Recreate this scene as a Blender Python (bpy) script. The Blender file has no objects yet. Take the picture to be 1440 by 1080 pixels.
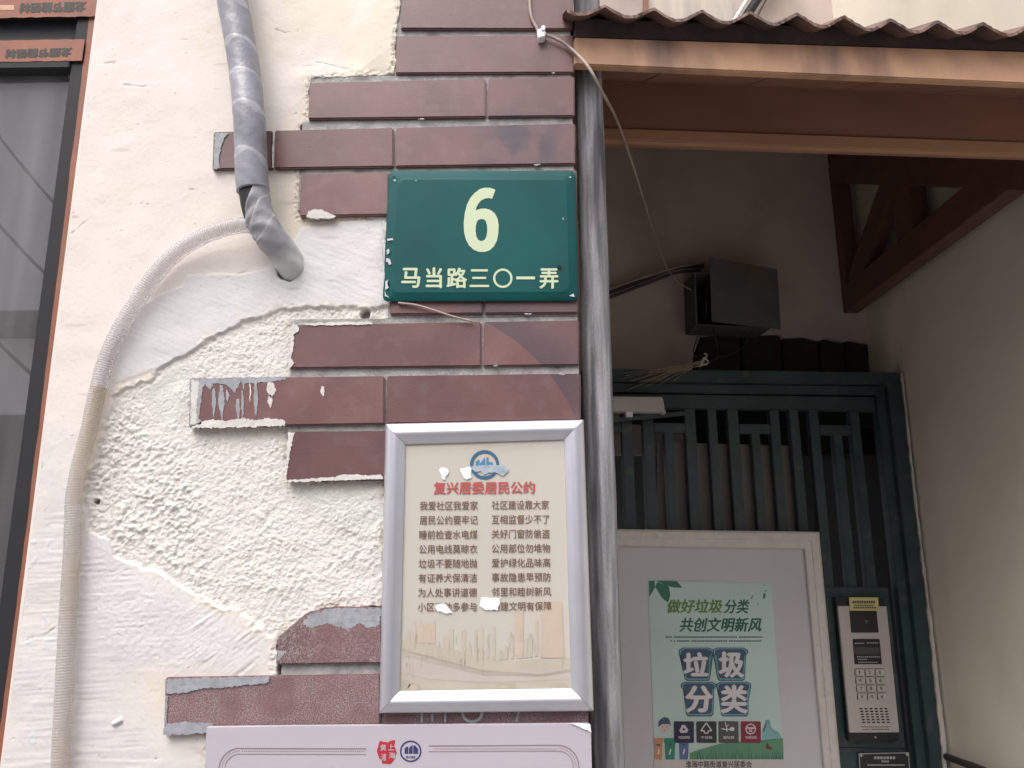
import bpy, bmesh, math, random
import numpy as np
from mathutils import Vector, Matrix

random.seed(7)
sc = bpy.context.scene
C = sc.collection
R = math.radians

# ------------------------------------------------------------------ camera
F = 1082.0
EYE = Vector((0.0, -0.93, 1.55))
up = Vector((-30.0, 4905.0, -1082.0)).normalized()
xa = Vector((1.0, 0.0, 0.0146)); xa = (xa - up * xa.dot(up)).normalized()
ya = up.cross(xa).normalized()
M3 = Matrix((xa, ya, up))                       # camera coords -> world coords
cam = bpy.data.cameras.new('camera'); camo = bpy.data.objects.new('camera', cam); C.objects.link(camo)
cam.sensor_width = 36.0; cam.lens = 36.0 * F / 1440.0; cam.clip_start = 0.02; cam.clip_end = 500
camo.matrix_world = Matrix.Translation(EYE) @ M3.to_4x4()
sc.camera = camo

# ------------------------------------------------------------------ light
SUN_EL, SUN_ROT = 56, 214
w = bpy.data.worlds.new('World'); sc.world = w; w.use_nodes = True
nt = w.node_tree
bg = nt.nodes['Background']
sky = nt.nodes.new('ShaderNodeTexSky'); sky.sky_type = 'NISHITA'; sky.sun_disc = False
sky.sun_elevation = R(SUN_EL); sky.sun_rotation = R(SUN_ROT); sky.dust_density = 4.0; sky.air_density = 1.0
hs = nt.nodes.new('ShaderNodeHueSaturation'); hs.inputs['Saturation'].default_value = 0.25
tint = nt.nodes.new('ShaderNodeMix'); tint.data_type = 'RGBA'; tint.blend_type = 'MULTIPLY'
tint.inputs[0].default_value = 1.0; tint.inputs[7].default_value = (1.0, 0.985, 0.975, 1)
nt.links.new(sky.outputs[0], hs.inputs['Color']); nt.links.new(hs.outputs[0], tint.inputs[6])
nt.links.new(tint.outputs[2], bg.inputs['Color'])
bg.inputs['Strength'].default_value = 0.15
sun = bpy.data.lights.new('sun', 'SUN'); sun.energy = 1.3; sun.angle = R(50); sun.color = (1.0, 0.96, 0.93)
suno = bpy.data.objects.new('sun', sun); C.objects.link(suno)
_az = R(SUN_ROT)
sdir = Vector((math.sin(_az) * math.cos(R(SUN_EL)), math.cos(_az) * math.cos(R(SUN_EL)), math.sin(R(SUN_EL))))
suno.rotation_euler = (sdir).to_track_quat('Z', 'Y').to_euler()
suno.location = (0, -2, 8)
sc.view_settings.view_transform = 'Standard'; sc.view_settings.look = 'None'
sc.view_settings.exposure = 0.90; sc.view_settings.gamma = 1.0; sc.view_settings.use_curve_mapping = False

# ------------------------------------------------------------------ planes: where a sight line meets a real plane
def ray(px, py):
    return (M3 @ Vector(((px - 720.0) / F, -(py - 540.0) / F, -1.0)))

class Plane:
    def __init__(s, origin, normal):            # the normal points towards the lane
        s.o = Vector(origin); s.n = Vector(normal).normalized()
    def at(s, px, py, off=0.0):
        d = ray(px, py); o = s.o + s.n * off
        t = (o - EYE).dot(s.n) / d.dot(s.n)
        return EYE + d * t
    def shift(s, off): return Plane(s.o + s.n * off, s.n)

WALL = Plane((0, 0, 0), (0, -1, 0))
A = R(5.2)
GN = Vector((math.sin(A), -math.cos(A), 0))      # normal of the turned entrance
g0 = Vector((0.55, 1.07, 1.55))
GATE = Plane(g0, GN)
BACK = GATE.shift(-0.15)
XP = WALL.at(810, 300).x                         # right edge of the pier
EAVE = Plane((XP, -0.02, 2.0), GN)
BEAM = EAVE.shift(-0.19)

# ------------------------------------------------------------------ materials
def mk(name, col, rough=0.7, metal=0.0, var=0.12, vscale=8.0, bump=0.0, bscale=60.0, attr=None, spec=0.5,
       stretch=None, dirt=None, coat=0.0, fine=0.0):
    m = bpy.data.materials.new(name); m.use_nodes = True
    n = m.node_tree; L = n.links; b = n.nodes['Principled BSDF']
    b.inputs['Roughness'].default_value = rough; b.inputs['Metallic'].default_value = metal
    b.inputs['Specular IOR Level'].default_value = spec
    b.inputs['Coat Weight'].default_value = coat
    tc = n.nodes.new('ShaderNodeTexCoord'); mp = n.nodes.new('ShaderNodeMapping')
    if stretch: mp.inputs['Scale'].default_value = stretch
    L.new(tc.outputs['Object'], mp.inputs['Vector'])
    if attr:
        a = n.nodes.new('ShaderNodeAttribute'); a.attribute_name = attr; src = a.outputs['Color']
    else:
        a = n.nodes.new('ShaderNodeRGB'); a.outputs[0].default_value = (*col, 1); src = a.outputs[0]
    def layer(src, scale, amt, detail=5):
        no = n.nodes.new('ShaderNodeTexNoise'); no.inputs['Scale'].default_value = scale; no.inputs['Detail'].default_value = detail
        L.new(mp.outputs[0], no.inputs['Vector'])
        mr = n.nodes.new('ShaderNodeMapRange'); mr.inputs[1].default_value = .3; mr.inputs[2].default_value = .7
        mr.inputs[3].default_value = 1 - amt; mr.inputs[4].default_value = 1 + amt
        L.new(no.outputs[0], mr.inputs[0])
        mx = n.nodes.new('ShaderNodeVectorMath'); mx.operation = 'SCALE'
        L.new(src, mx.inputs[0]); L.new(mr.outputs[0], mx.inputs['Scale'])
        return mx.outputs[0]
    if var: src = layer(src, vscale, var)
    if fine: src = layer(src, 900, fine, 2)
    if dirt:                                     # (colour, amount, scale, lo, hi)
        dc, damt, ds, lo, hi = dirt
        no = n.nodes.new('ShaderNodeTexNoise'); no.inputs['Scale'].default_value = ds; no.inputs['Detail'].default_value = 8
        L.new(mp.outputs[0], no.inputs['Vector'])
        mr = n.nodes.new('ShaderNodeMapRange'); mr.inputs[1].default_value = lo; mr.inputs[2].default_value = hi
        mr.inputs[4].default_value = damt; L.new(no.outputs[0], mr.inputs[0])
        mx = n.nodes.new('ShaderNodeMix'); mx.data_type = 'RGBA'
        L.new(mr.outputs[0], mx.inputs[0]); L.new(src, mx.inputs[6]); mx.inputs[7].default_value = (*dc, 1)
        src = mx.outputs[2]
    L.new(src, b.inputs['Base Color'])
    if bump:
        no = n.nodes.new('ShaderNodeTexNoise'); no.inputs['Scale'].default_value = bscale; no.inputs['Detail'].default_value = 6
        L.new(mp.outputs[0], no.inputs['Vector'])
        bp = n.nodes.new('ShaderNodeBump'); bp.inputs['Strength'].default_value = bump; bp.inputs['Distance'].default_value = 0.002
        L.new(no.outputs[0], bp.inputs['Height']); L.new(bp.outputs[0], b.inputs['Normal'])
    return m

def srgb(r, g, b):
    f = lambda c: ((c / 255 + .055) / 1.055) ** 2.4 if c > 10 else c / 255 / 12.92
    return (f(r), f(g), f(b))

MT = {}
MT['render'] = mk('render_coat', (1, 1, 1), .85, attr='Col', var=.035, vscale=14, bump=.25, bscale=150, spec=.3)
MT['rough'] = mk('roughcast', (1, 1, 1), .9, attr='Col', var=.04, vscale=20, bump=.5, bscale=420, spec=.2)
MT['mortar'] = mk('mortar', (.36, .35, .34), .9, var=.25, vscale=60, bump=.8, bscale=260, dirt=((.06, .055, .05), .7, 30, .55, .72))
MT['metal_frame'] = mk('anodised_aluminium', (.62, .62, .68), .42, .85, var=.03, vscale=30)
MT['paper'] = mk('poster_paper', srgb(187, 181, 172), .5, var=.03, vscale=6)
MT['sheet'] = mk('white_sheet', srgb(180, 172, 182), .55, var=.02, vscale=5)
MT['teal'] = mk('teal_enamel', (.0035, .074, .074), .5, var=.2, vscale=7, spec=.2, coat=0, bump=.05, bscale=40)
MT['cream_ink'] = mk('cream_paint', srgb(186, 198, 166), .5, var=.02)
MT['chip'] = mk('bare_chip', srgb(190, 195, 195), .6, var=.1, vscale=80)
MT['red_ink'] = mk('red_ink', srgb(176, 82, 78), .6, var=.05)
MT['brown_ink'] = mk('brown_ink', srgb(112, 84, 68), .6, var=.05)
MT['blue_ink'] = mk('blue_ink', srgb(52, 96, 128), .5, var=.05)
MT['navy_ink'] = mk('navy_ink', srgb(52, 54, 104), .5, var=.03)
MT['seal_red'] = mk('seal_red_ink', srgb(178, 40, 55), .5, var=.05)
MT['line_ink'] = mk('line_ink', srgb(140, 118, 128), .6, var=0)
MT['white_bit'] = mk('torn_paper', (.78, .78, .82), .8, var=.03, bump=.3)
MT['tape'] = mk('grey_pvc_tape', (1, 1, 1), .38, attr='Col', var=.12, vscale=45, bump=.4, bscale=130, spec=.45, coat=.0, dirt=((.14, .13, .13), .45, 38, .54, .75))
MT['black_foam'] = mk('black_foam', (.012, .012, .014), .6, var=.1)
MT['old_pipe'] = mk('weathered_grey_pipe', (.27, .262, .275), .95, spec=.15, var=.45, vscale=40, stretch=(3, 3, .22), bump=.3, bscale=60,
                    dirt=((.055, .055, .06), .85, 16, .47, .62), fine=.2)
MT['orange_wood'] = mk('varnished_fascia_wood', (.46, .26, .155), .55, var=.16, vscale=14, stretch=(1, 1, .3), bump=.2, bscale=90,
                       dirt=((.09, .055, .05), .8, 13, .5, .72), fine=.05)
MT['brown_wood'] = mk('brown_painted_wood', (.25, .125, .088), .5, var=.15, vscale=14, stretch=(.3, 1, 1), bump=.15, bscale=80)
MT['lit_wood'] = mk('lit_moulding_wood', (.37, .20, .12), .5, var=.12, vscale=14, stretch=(.3, 1, 1))
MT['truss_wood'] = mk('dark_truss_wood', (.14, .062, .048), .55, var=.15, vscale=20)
MT['tile_sheet'] = mk('corrugated_resin_sheet', (.17, .095, .075), .7, var=.25, vscale=14, dirt=((.05, .045, .045), .8, 16, .45, .65), bump=.3)
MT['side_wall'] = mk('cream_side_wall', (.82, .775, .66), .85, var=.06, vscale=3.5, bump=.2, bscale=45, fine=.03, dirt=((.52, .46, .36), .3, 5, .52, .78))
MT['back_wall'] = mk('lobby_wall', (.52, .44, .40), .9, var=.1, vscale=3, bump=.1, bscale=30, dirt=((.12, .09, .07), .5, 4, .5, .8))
MT['upper_wall'] = mk('pink_upper_render', (.64, .47, .43), .85, var=.12, vscale=6, stretch=(2, 2, .5), bump=.3, bscale=60)
MT['gate'] = mk('teal_gate_paint', (.026, .048, .054), .45, var=.18, vscale=12, bump=.35, bscale=60, fine=.12, dirt=((.10, .10, .095), .55, 26, .56, .74))
MT['panel'] = mk('gate_backing_panel', (.25, .21, .19), .7, var=.1, vscale=4)
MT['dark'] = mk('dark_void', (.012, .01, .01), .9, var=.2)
MT['dark_brick'] = mk('dark_red_brick', (.035, .018, .017), .9, var=.3, vscale=25, bump=.5)
MT['box_metal'] = mk('grey_box_metal', (.085, .09, .085), .7, var=.15, vscale=12, dirt=((.14, .08, .05), .6, 7, .52, .7))
MT['closer'] = mk('door_closer_paint', (.50, .47, .46), .45, var=.06)
MT['board_white'] = mk('whiteboard_surface', (.52, .505, .54), .4, var=.06, vscale=3, dirt=((.5, .4, .38), .3, 5, .5, .75))
MT['board_frame'] = mk('champagne_board_frame', (.60, .55, .53), .5, .1, var=.08, vscale=30, dirt=((.25, .22, .2), .5, 30, .58, .75))
MT['steel'] = mk('brushed_intercom_steel', (.50, .45, .44), .45, .25, var=.05, vscale=40, stretch=(6, 6, .4))
MT['black_plastic'] = mk('black_plastic', (.018, .018, .022), .3, var=.1)
MT['lcd'] = mk('lcd_glass', (.06, .062, .06), .2, var=.05)
MT['yellow'] = mk('yellow_sticker_paper', (.55, .48, .20), .6, var=.06)
MT['key'] = mk('steel_key', (.58, .55, .55), .3, .5, var=.04)
MT['cable'] = mk('tan_cable_sheath', (.32, .25, .22), .55, var=.2, vscale=40)
MT['dark_cable'] = mk('dark_cable_sheath', (.05, .04, .04), .6, var=.2)
MT['white_plastic'] = mk('white_plastic', (.78, .78, .80), .4, var=.03)
MT['win_frame'] = mk('charcoal_window_frame', (.010, .010, .013), .75, var=.15, vscale=20)
MT['kraft'] = mk('orange_protective_tape', srgb(138, 84, 64), .65, var=.14, vscale=16, dirt=((.16, .08, .05), .6, 20, .52, .72), bump=.2)
MT['tape_ink'] = mk('tape_print_ink', srgb(30, 30, 24), .6, var=.2, vscale=60)
MT['curtain'] = mk('grey_curtain', (.4, .4, .42), .9, var=.06, vscale=8)
MT['grey_paint'] = mk('blue_grey_paint', (.30, .31, .34), .7, var=.18, vscale=90, bump=.4, bscale=200)
MT['white_paint'] = mk('white_paint_smear', (.60, .57, .54), .8, var=.1, vscale=60, bump=.5, bscale=180)
MT['concrete'] = mk('concrete', (.30, .29, .28), .9, var=.15, vscale=2, bump=.4, bscale=20)
MT['opposite'] = mk('opposite_render', (.66, .65, .65), .9, var=.1, vscale=1.5)
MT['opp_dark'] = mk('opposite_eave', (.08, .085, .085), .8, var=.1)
MT['nest'] = mk('frayed_fibre', (.28, .22, .15), .9, var=.3, vscale=80)
MT['plate_black'] = mk('black_nameplate', (.02, .022, .026), .35, var=.1)
MT['plate_ink'] = mk('silver_print', (.45, .45, .45), .4, .3, var=.05)
MT['pale_board'] = mk('pale_weathered_board', (.52, .47, .42), .8, var=.2, vscale=8, stretch=(3, 3, .4))

# brick: body + speckle + bluish soot arc
def brick_mat(name, base, speck=0.0, gloss=.42):
    m = mk(name, base, gloss, var=.17, vscale=13, bump=.12, bscale=520, fine=.09, dirt=((.26, .20, .20), .18, 55, .52, .76))
    n = m.node_tree; L = n.links; b = n.nodes['Principled BSDF']
    src = b.inputs['Base Color'].links[0].from_socket
    oi = n.nodes.new('ShaderNodeObjectInfo')
    mr = n.nodes.new('ShaderNodeMapRange'); mr.inputs[3].default_value = .80; mr.inputs[4].default_value = 1.16
    L.new(oi.outputs['Random'], mr.inputs[0])
    vm = n.nodes.new('ShaderNodeVectorMath'); vm.operation = 'SCALE'; L.new(src, vm.inputs[0]); L.new(mr.outputs[0], vm.inputs['Scale'])
    src = vm.outputs[0]
    geo = n.nodes.new('ShaderNodeNewGeometry')
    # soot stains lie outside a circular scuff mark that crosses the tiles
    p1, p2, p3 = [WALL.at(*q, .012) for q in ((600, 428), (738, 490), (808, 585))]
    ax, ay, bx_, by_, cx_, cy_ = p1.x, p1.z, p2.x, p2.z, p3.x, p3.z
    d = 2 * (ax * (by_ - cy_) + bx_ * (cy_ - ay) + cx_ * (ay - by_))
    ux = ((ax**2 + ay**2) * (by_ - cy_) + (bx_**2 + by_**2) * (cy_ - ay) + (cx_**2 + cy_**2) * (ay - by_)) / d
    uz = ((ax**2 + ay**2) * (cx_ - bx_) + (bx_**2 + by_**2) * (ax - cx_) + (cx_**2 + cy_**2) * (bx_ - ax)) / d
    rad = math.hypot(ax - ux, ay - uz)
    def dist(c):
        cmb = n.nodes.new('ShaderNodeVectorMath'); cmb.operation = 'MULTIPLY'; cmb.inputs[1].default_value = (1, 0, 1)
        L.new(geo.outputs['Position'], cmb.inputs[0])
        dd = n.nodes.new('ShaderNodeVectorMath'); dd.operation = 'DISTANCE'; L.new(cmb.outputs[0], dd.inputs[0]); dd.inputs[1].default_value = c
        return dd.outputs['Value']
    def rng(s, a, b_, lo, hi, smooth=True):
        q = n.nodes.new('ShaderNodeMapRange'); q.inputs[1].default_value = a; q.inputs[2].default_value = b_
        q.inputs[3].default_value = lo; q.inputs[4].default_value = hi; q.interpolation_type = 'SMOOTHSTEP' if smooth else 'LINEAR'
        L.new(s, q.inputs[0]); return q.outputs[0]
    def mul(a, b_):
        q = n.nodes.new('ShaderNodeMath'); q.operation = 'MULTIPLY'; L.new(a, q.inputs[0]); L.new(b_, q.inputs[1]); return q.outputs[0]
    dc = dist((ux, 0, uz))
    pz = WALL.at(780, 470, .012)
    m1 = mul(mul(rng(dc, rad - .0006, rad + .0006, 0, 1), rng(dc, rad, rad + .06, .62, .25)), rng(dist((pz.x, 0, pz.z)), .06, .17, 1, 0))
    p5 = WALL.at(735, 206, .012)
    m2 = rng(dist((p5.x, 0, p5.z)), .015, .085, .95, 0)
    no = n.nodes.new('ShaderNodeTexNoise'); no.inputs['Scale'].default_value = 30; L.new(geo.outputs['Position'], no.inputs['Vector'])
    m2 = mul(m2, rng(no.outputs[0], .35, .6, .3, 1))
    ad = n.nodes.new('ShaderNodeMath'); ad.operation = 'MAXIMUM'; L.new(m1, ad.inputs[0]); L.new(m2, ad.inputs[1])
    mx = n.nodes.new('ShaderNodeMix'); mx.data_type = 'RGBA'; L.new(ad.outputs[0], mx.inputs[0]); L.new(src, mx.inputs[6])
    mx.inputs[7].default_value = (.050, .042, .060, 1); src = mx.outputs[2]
    if speck:
        wn = n.nodes.new('ShaderNodeTexNoise'); wn.inputs['Scale'].default_value = 700; wn.inputs['Detail'].default_value = 3
        L.new(geo.outputs['Position'], wn.inputs['Vector'])
        big = n.nodes.new('ShaderNodeTexNoise'); big.inputs['Scale'].default_value = 28; L.new(geo.outputs['Position'], big.inputs['Vector'])
        s = mul(rng(wn.outputs[0], .45, .6, 0, speck), rng(big.outputs[0], .35, .65, .35, 1))
        mx = n.nodes.new('ShaderNodeMix'); mx.data_type = 'RGBA'; L.new(s, mx.inputs[0]); L.new(src, mx.inputs[6])
        mx.inputs[7].default_value = (.36, .34, .36, 1); src = mx.outputs[2]
    L.new(src, b.inputs['Base Color'])
    return m
BRC = (.150, .074, .072)
MT['brick'] = brick_mat('maroon_tile_brick', BRC)
MT['brick_speck'] = brick_mat('dusty_maroon_brick', (.155, .078, .078), .62, .8)

def glass_mat(name, tint=(.9, .92, .92)):
    m = bpy.data.materials.new(name); m.use_nodes = True
    n = m.node_tree; L = n.links; n.nodes.remove(n.nodes['Principled BSDF'])
    out = n.nodes['Material Output']
    tr = n.nodes.new('ShaderNodeBsdfTransparent'); tr.inputs[0].default_value = (*tint, 1)
    gl = n.nodes.new('ShaderNodeBsdfGlossy'); gl.inputs['Roughness'].default_value = .015; gl.inputs['Color'].default_value = (.95, .95, 1, 1)
    fr = n.nodes.new('ShaderNodeFresnel'); fr.inputs['IOR'].default_value = 3.9
    mx = n.nodes.new('ShaderNodeMixShader'); L.new(fr.outputs[0], mx.inputs[0]); L.new(tr.outputs[0], mx.inputs[1]); L.new(gl.outputs[0], mx.inputs[2])
    df = n.nodes.new('ShaderNodeBsdfDiffuse'); df.inputs[0].default_value = (.62, .61, .62, 1)  # pale streaky haze stands in for brightness the reflection lacks
    tc = n.nodes.new('ShaderNodeTexCoord'); mp = n.nodes.new('ShaderNodeMapping'); mp.inputs['Scale'].default_value = (1, 1, .06)
    no = n.nodes.new('ShaderNodeTexNoise'); no.inputs['Scale'].default_value = 22; no.inputs['Detail'].default_value = 4
    L.new(tc.outputs['Object'], mp.inputs['Vector']); L.new(mp.outputs[0], no.inputs['Vector'])
    mr = n.nodes.new('ShaderNodeMapRange'); mr.inputs[1].default_value = .35; mr.inputs[2].default_value = .7; mr.inputs[3].default_value = .07; mr.inputs[4].default_value = .20
    L.new(no.outputs[0], mr.inputs[0])
    m2 = n.nodes.new('ShaderNodeMixShader'); L.new(mr.outputs[0], m2.inputs[0]); L.new(mx.outputs[0], m2.inputs[1]); L.new(df.outputs[0], m2.inputs[2])
    L.new(m2.outputs[0], out.inputs[0]); return m
MT['glass'] = glass_mat('window_glass')

def hose_mat():
    m = mk('cloudy_pvc_hose', (1, 1, 1), .22, attr='Col', var=.03, spec=.6)
    b = m.node_tree.nodes['Principled BSDF']
    b.inputs['Transmission Weight'].default_value = .35; b.inputs['IOR'].default_value = 1.3
    n = m.node_tree; out = n.nodes['Material Output']; tr = n.nodes.new('ShaderNodeBsdfTransparent'); tr.inputs[0].default_value = (.97, .96, .95, 1)
    mx = n.nodes.new('ShaderNodeMixShader'); mx.inputs[0].default_value = .42
    n.links.new(b.outputs[0], mx.inputs[1]); n.links.new(tr.outputs[0], mx.inputs[2]); n.links.new(mx.outputs[0], out.inputs[0])
    return m
MT['hose'] = hose_mat()

# ------------------------------------------------------------------ object helpers
ROOTLOC = {}
def thing(name, loc, label, cat, group=None):
    o = bpy.data.objects.new(name, None); C.objects.link(o); o.location = loc; o.empty_display_size = .02
    o['label'] = label; o['category'] = cat
    if group: o['group'] = group
    ROOTLOC[o.name] = Vector(loc)
    return o

def mesh_obj(name, verts, faces, mat, parent=None, smooth=False, cols=None, label=None):
    me = bpy.data.meshes.new(name)
    me.from_pydata([tuple(v) for v in verts], [], faces); me.validate(); me.update()
    if mat: me.materials.append(mat)
    o = bpy.data.objects.new(name, me); C.objects.link(o)
    link_parent(o, parent)
    if smooth:
        me.polygons.foreach_set('use_smooth', [True] * len(me.polygons))
    if cols is not None:
        ca = me.color_attributes.new('Col', 'FLOAT_COLOR', 'POINT')
        arr = np.ones((len(me.vertices), 4), np.float32); arr[:, :3] = cols
        ca.data.foreach_set('color', arr.ravel())
    if label: o['label'] = label
    return o

def abs_loc(o):
    v = Vector((0, 0, 0))
    while o is not None:
        v += o.location if o.parent is None else Vector((0, 0, 0)); o = o.parent
    return v

def link_parent(o, parent):
    if parent is not None:
        o.parent = parent
        if parent.type == 'EMPTY': o.matrix_parent_inverse = Matrix.Translation(-parent.location)

def tag(o, label, cat, group=None):
    o['label'] = label; o['category'] = cat
    if group: o['group'] = group
    return o
def struct(o): o['kind'] = 'structure'; return o

def bm_obj(name, bm, mat, parent=None, smooth=False):
    bmesh.ops.recalc_face_normals(bm, faces=bm.faces)
    me = bpy.data.meshes.new(name); bm.to_mesh(me); bm.free()
    if mat: me.materials.append(mat)
    o = bpy.data.objects.new(name, me); C.objects.link(o)
    link_parent(o, parent)
    if smooth: me.polygons.foreach_set('use_smooth', [True] * len(me.polygons))
    return o

def slab(name, pts, plane, off, thick, mat, parent=None, bevel=0.0, seg=2):
    """polygon seen at the given points of a plane, front face `off` in front of it, `thick` deep"""
    bm = bmesh.new()
    fr = [bm.verts.new(plane.at(x, y, off)) for x, y in pts]
    bk = [bm.verts.new(v.co - plane.n * thick) for v in fr]
    f = bm.faces.new(fr); bm.faces.new(bk[::-1]); k = len(fr)
    for i in range(k): bm.faces.new((fr[i], bk[i], bk[(i + 1) % k], fr[(i + 1) % k]))
    if bevel:
        ed = [e for e in bm.edges if e.verts[0] in fr or e.verts[1] in fr]
        bmesh.ops.bevel(bm, geom=ed, offset=bevel, segments=seg, affect='EDGES', clamp_overlap=True)
    return bm_obj(name, bm, mat, parent)

def rect(x0, y0, x1, y1): return [(x0, y0), (x1, y0), (x1, y1), (x0, y1)]

def box3(name, lo, hi, mat, parent=None, bevel=0.0):
    bm = bmesh.new(); bmesh.ops.create_cube(bm, size=1)
    for v in bm.verts:
        v.co = Vector([lo[i] + (v.co[i] + .5) * (hi[i] - lo[i]) for i in range(3)])
    if bevel: bmesh.ops.bevel(bm, geom=bm.edges[:], offset=bevel, segments=2, affect='EDGES')
    return bm_obj(name, bm, mat, parent)

def beam_between(name, a, b, wdir, wid, hgt, mat, parent=None, bevel=.002):
    """a bar from a to b; wdir = sideways direction, wid along it, hgt across"""
    a, b = Vector(a), Vector(b); d = (b - a).normalized(); s = (wdir - d * wdir.dot(d)).normalized(); u = d.cross(s)
    bm = bmesh.new(); vs = []
    for p in (a, b):
        for i, j in ((-1, -1), (1, -1), (1, 1), (-1, 1)):
            vs.append(bm.verts.new(p + s * (i * wid / 2) + u * (j * hgt / 2)))
    bm.faces.new(vs[3::-1]); bm.faces.new(vs[4:])
    for i in range(4): bm.faces.new((vs[i], vs[(i + 1) % 4], vs[4 + (i + 1) % 4], vs[4 + i]))
    if bevel: bmesh.ops.bevel(bm, geom=bm.edges[:], offset=bevel, segments=2, affect='EDGES')
    return bm_obj(name, bm, mat, parent)

def spline(pts, n):
    pts = [Vector(p) for p in pts]; out = []
    P = [pts[0] * 2 - pts[1]] + pts + [pts[-1] * 2 - pts[-2]]
    seg = len(pts) - 1
    for i in range(n + 1):
        t = i / n * seg; k = min(int(t), seg - 1); u = t - k
        a, b, c, d = P[k], P[k + 1], P[k + 2], P[k + 3]
        out.append(.5 * ((2 * b) + (c - a) * u + (2 * a - 5 * b + 4 * c - d) * u * u + (3 * b - a - 3 * c + d) * u ** 3))
    return out

def resample(path, step):
    L = [0]
    for a, b in zip(path, path[1:]): L.append(L[-1] + (b - a).length)
    n = max(2, int(L[-1] / step)); out = []; j = 0
    for i in range(n + 1):
        s = L[-1] * i / n
        while j < len(L) - 2 and L[j + 1] < s: j += 1
        t = (s - L[j]) / max(1e-9, L[j + 1] - L[j]); out.append(path[j].lerp(path[j + 1], min(1, t)))
    return out, L[-1]

def tube_mesh(path, rfun, nseg=16, cfun=None, caps=True):
    """path of points; rfun(i, s, theta) radius; returns verts, faces, cols"""
    V, Fc, Cc = [], [], []
    t0 = (path[1] - path[0]).normalized()
    ref = Vector((0, -1, 0)); s = 0
    for i, p in enumerate(path):
        t = (path[min(i + 1, len(path) - 1)] - path[max(i - 1, 0)]).normalized()
        if i: s += (p - path[i - 1]).length
        r0 = (ref - t * ref.dot(t)).normalized(); ref = r0; r1 = t.cross(r0)
        for k in range(nseg):
            th = 2 * math.pi * k / nseg
            V.append(p + (r0 * math.cos(th) + r1 * math.sin(th)) * rfun(i, s, th))
            if cfun: Cc.append(cfun(i, s, th))
    for i in range(len(path) - 1):
        for k in range(nseg):
            a = i * nseg + k; b = i * nseg + (k + 1) % nseg
            Fc.append((a, b, b + nseg, a + nseg))
    if caps:
        Fc.append(tuple(range(nseg))[::-1]); Fc.append(tuple(range(len(V) - nseg, len(V))))
    return V, Fc, (Cc if cfun else None)

def tube(name, pts, r, mat, parent=None, n=60, nseg=10, smooth=True):
    path = spline(pts, n); V, Fc, _ = tube_mesh(path, lambda i, s, t: r, nseg)
    return mesh_obj(name, V, Fc, mat, parent, smooth)

# ---- flat print (lettering and drawing lying on a surface)
def text_geo(body, offset=0.0, shear=0.0, spacing=1.0):
    cu = bpy.data.curves.new('lettering', 'FONT'); cu.body = body; cu.offset = offset; cu.shear = shear
    cu.space_character = spacing; cu.resolution_u = 3; cu.fill_mode = 'FRONT'
    o = bpy.data.objects.new('lettering', cu); C.objects.link(o)
    dg = bpy.context.evaluated_depsgraph_get(); dg.update()
    me = bpy.data.meshes.new_from_object(o.evaluated_get(dg), depsgraph=dg)
    v = np.array([tuple(q.co) for q in me.vertices]); f = [tuple(p.vertices) for p in me.polygons]
    bpy.data.objects.remove(o); bpy.data.curves.remove(cu); bpy.data.meshes.remove(me)
    return v, f

def quad_map(q, u, v):
    (ax, ay), (bx, by), (cx, cy), (dx, dy) = q   # TL TR BR BL ; v = 0 at the bottom
    tx, ty = ax + (bx - ax) * u, ay + (by - ay) * u
    lx, ly = dx + (cx - dx) * u, dy + (cy - dy) * u
    return lx + (tx - lx) * v, ly + (ty - ly) * v

def text_on(body, quad, plane, off, bold=0.0, shear=0.0, spacing=1.0):
    v, f = text_geo(body, 0.0, shear, spacing)
    if len(v) == 0: return [], []
    x0, x1, y0, y1 = v[:, 0].min(), v[:, 0].max(), v[:, 1].min(), v[:, 1].max()
    V, FF = [], []
    for ci in range(1 if bold <= 0 else 5):
        dx, dy = ((0, 0), (bold, 0), (-bold, 0), (0, bold * .7), (0, -bold * .7))[ci]
        b = len(V)
        V += [plane.at(*quad_map(quad, (p[0] + dx - x0) / (x1 - x0), (p[1] + dy - y0) / max(1e-6, y1 - y0)), off + ci * .00003) for p in v]
        FF += [tuple(b + i for i in q) for q in f]
    return V, FF

def text_obj(name, items, plane, off, mat, parent):
    VV, FF = [], []
    for it in items:
        V, f = text_on(it[0], it[1], plane, off, *(it[2:]))
        b = len(VV); VV += V; FF += [tuple(b + i for i in q) for q in f]
    return mesh_obj(name, VV, FF, mat, parent)

def print_obj(name, polys, plane, off, mat, parent):
    """flat printed shapes: list of pixel polygons"""
    bm = bmesh.new()
    for p in polys:
        vs = [bm.verts.new(plane.at(x, y, off)) for x, y in p]
        bm.faces.new(vs)
    bmesh.ops.triangulate(bm, faces=bm.faces[:])
    me = bpy.data.meshes.new(name); bm.to_mesh(me); bm.free(); me.materials.append(mat)
    o = bpy.data.objects.new(name, me); C.objects.link(o); link_parent(o, parent)
    return o

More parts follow.
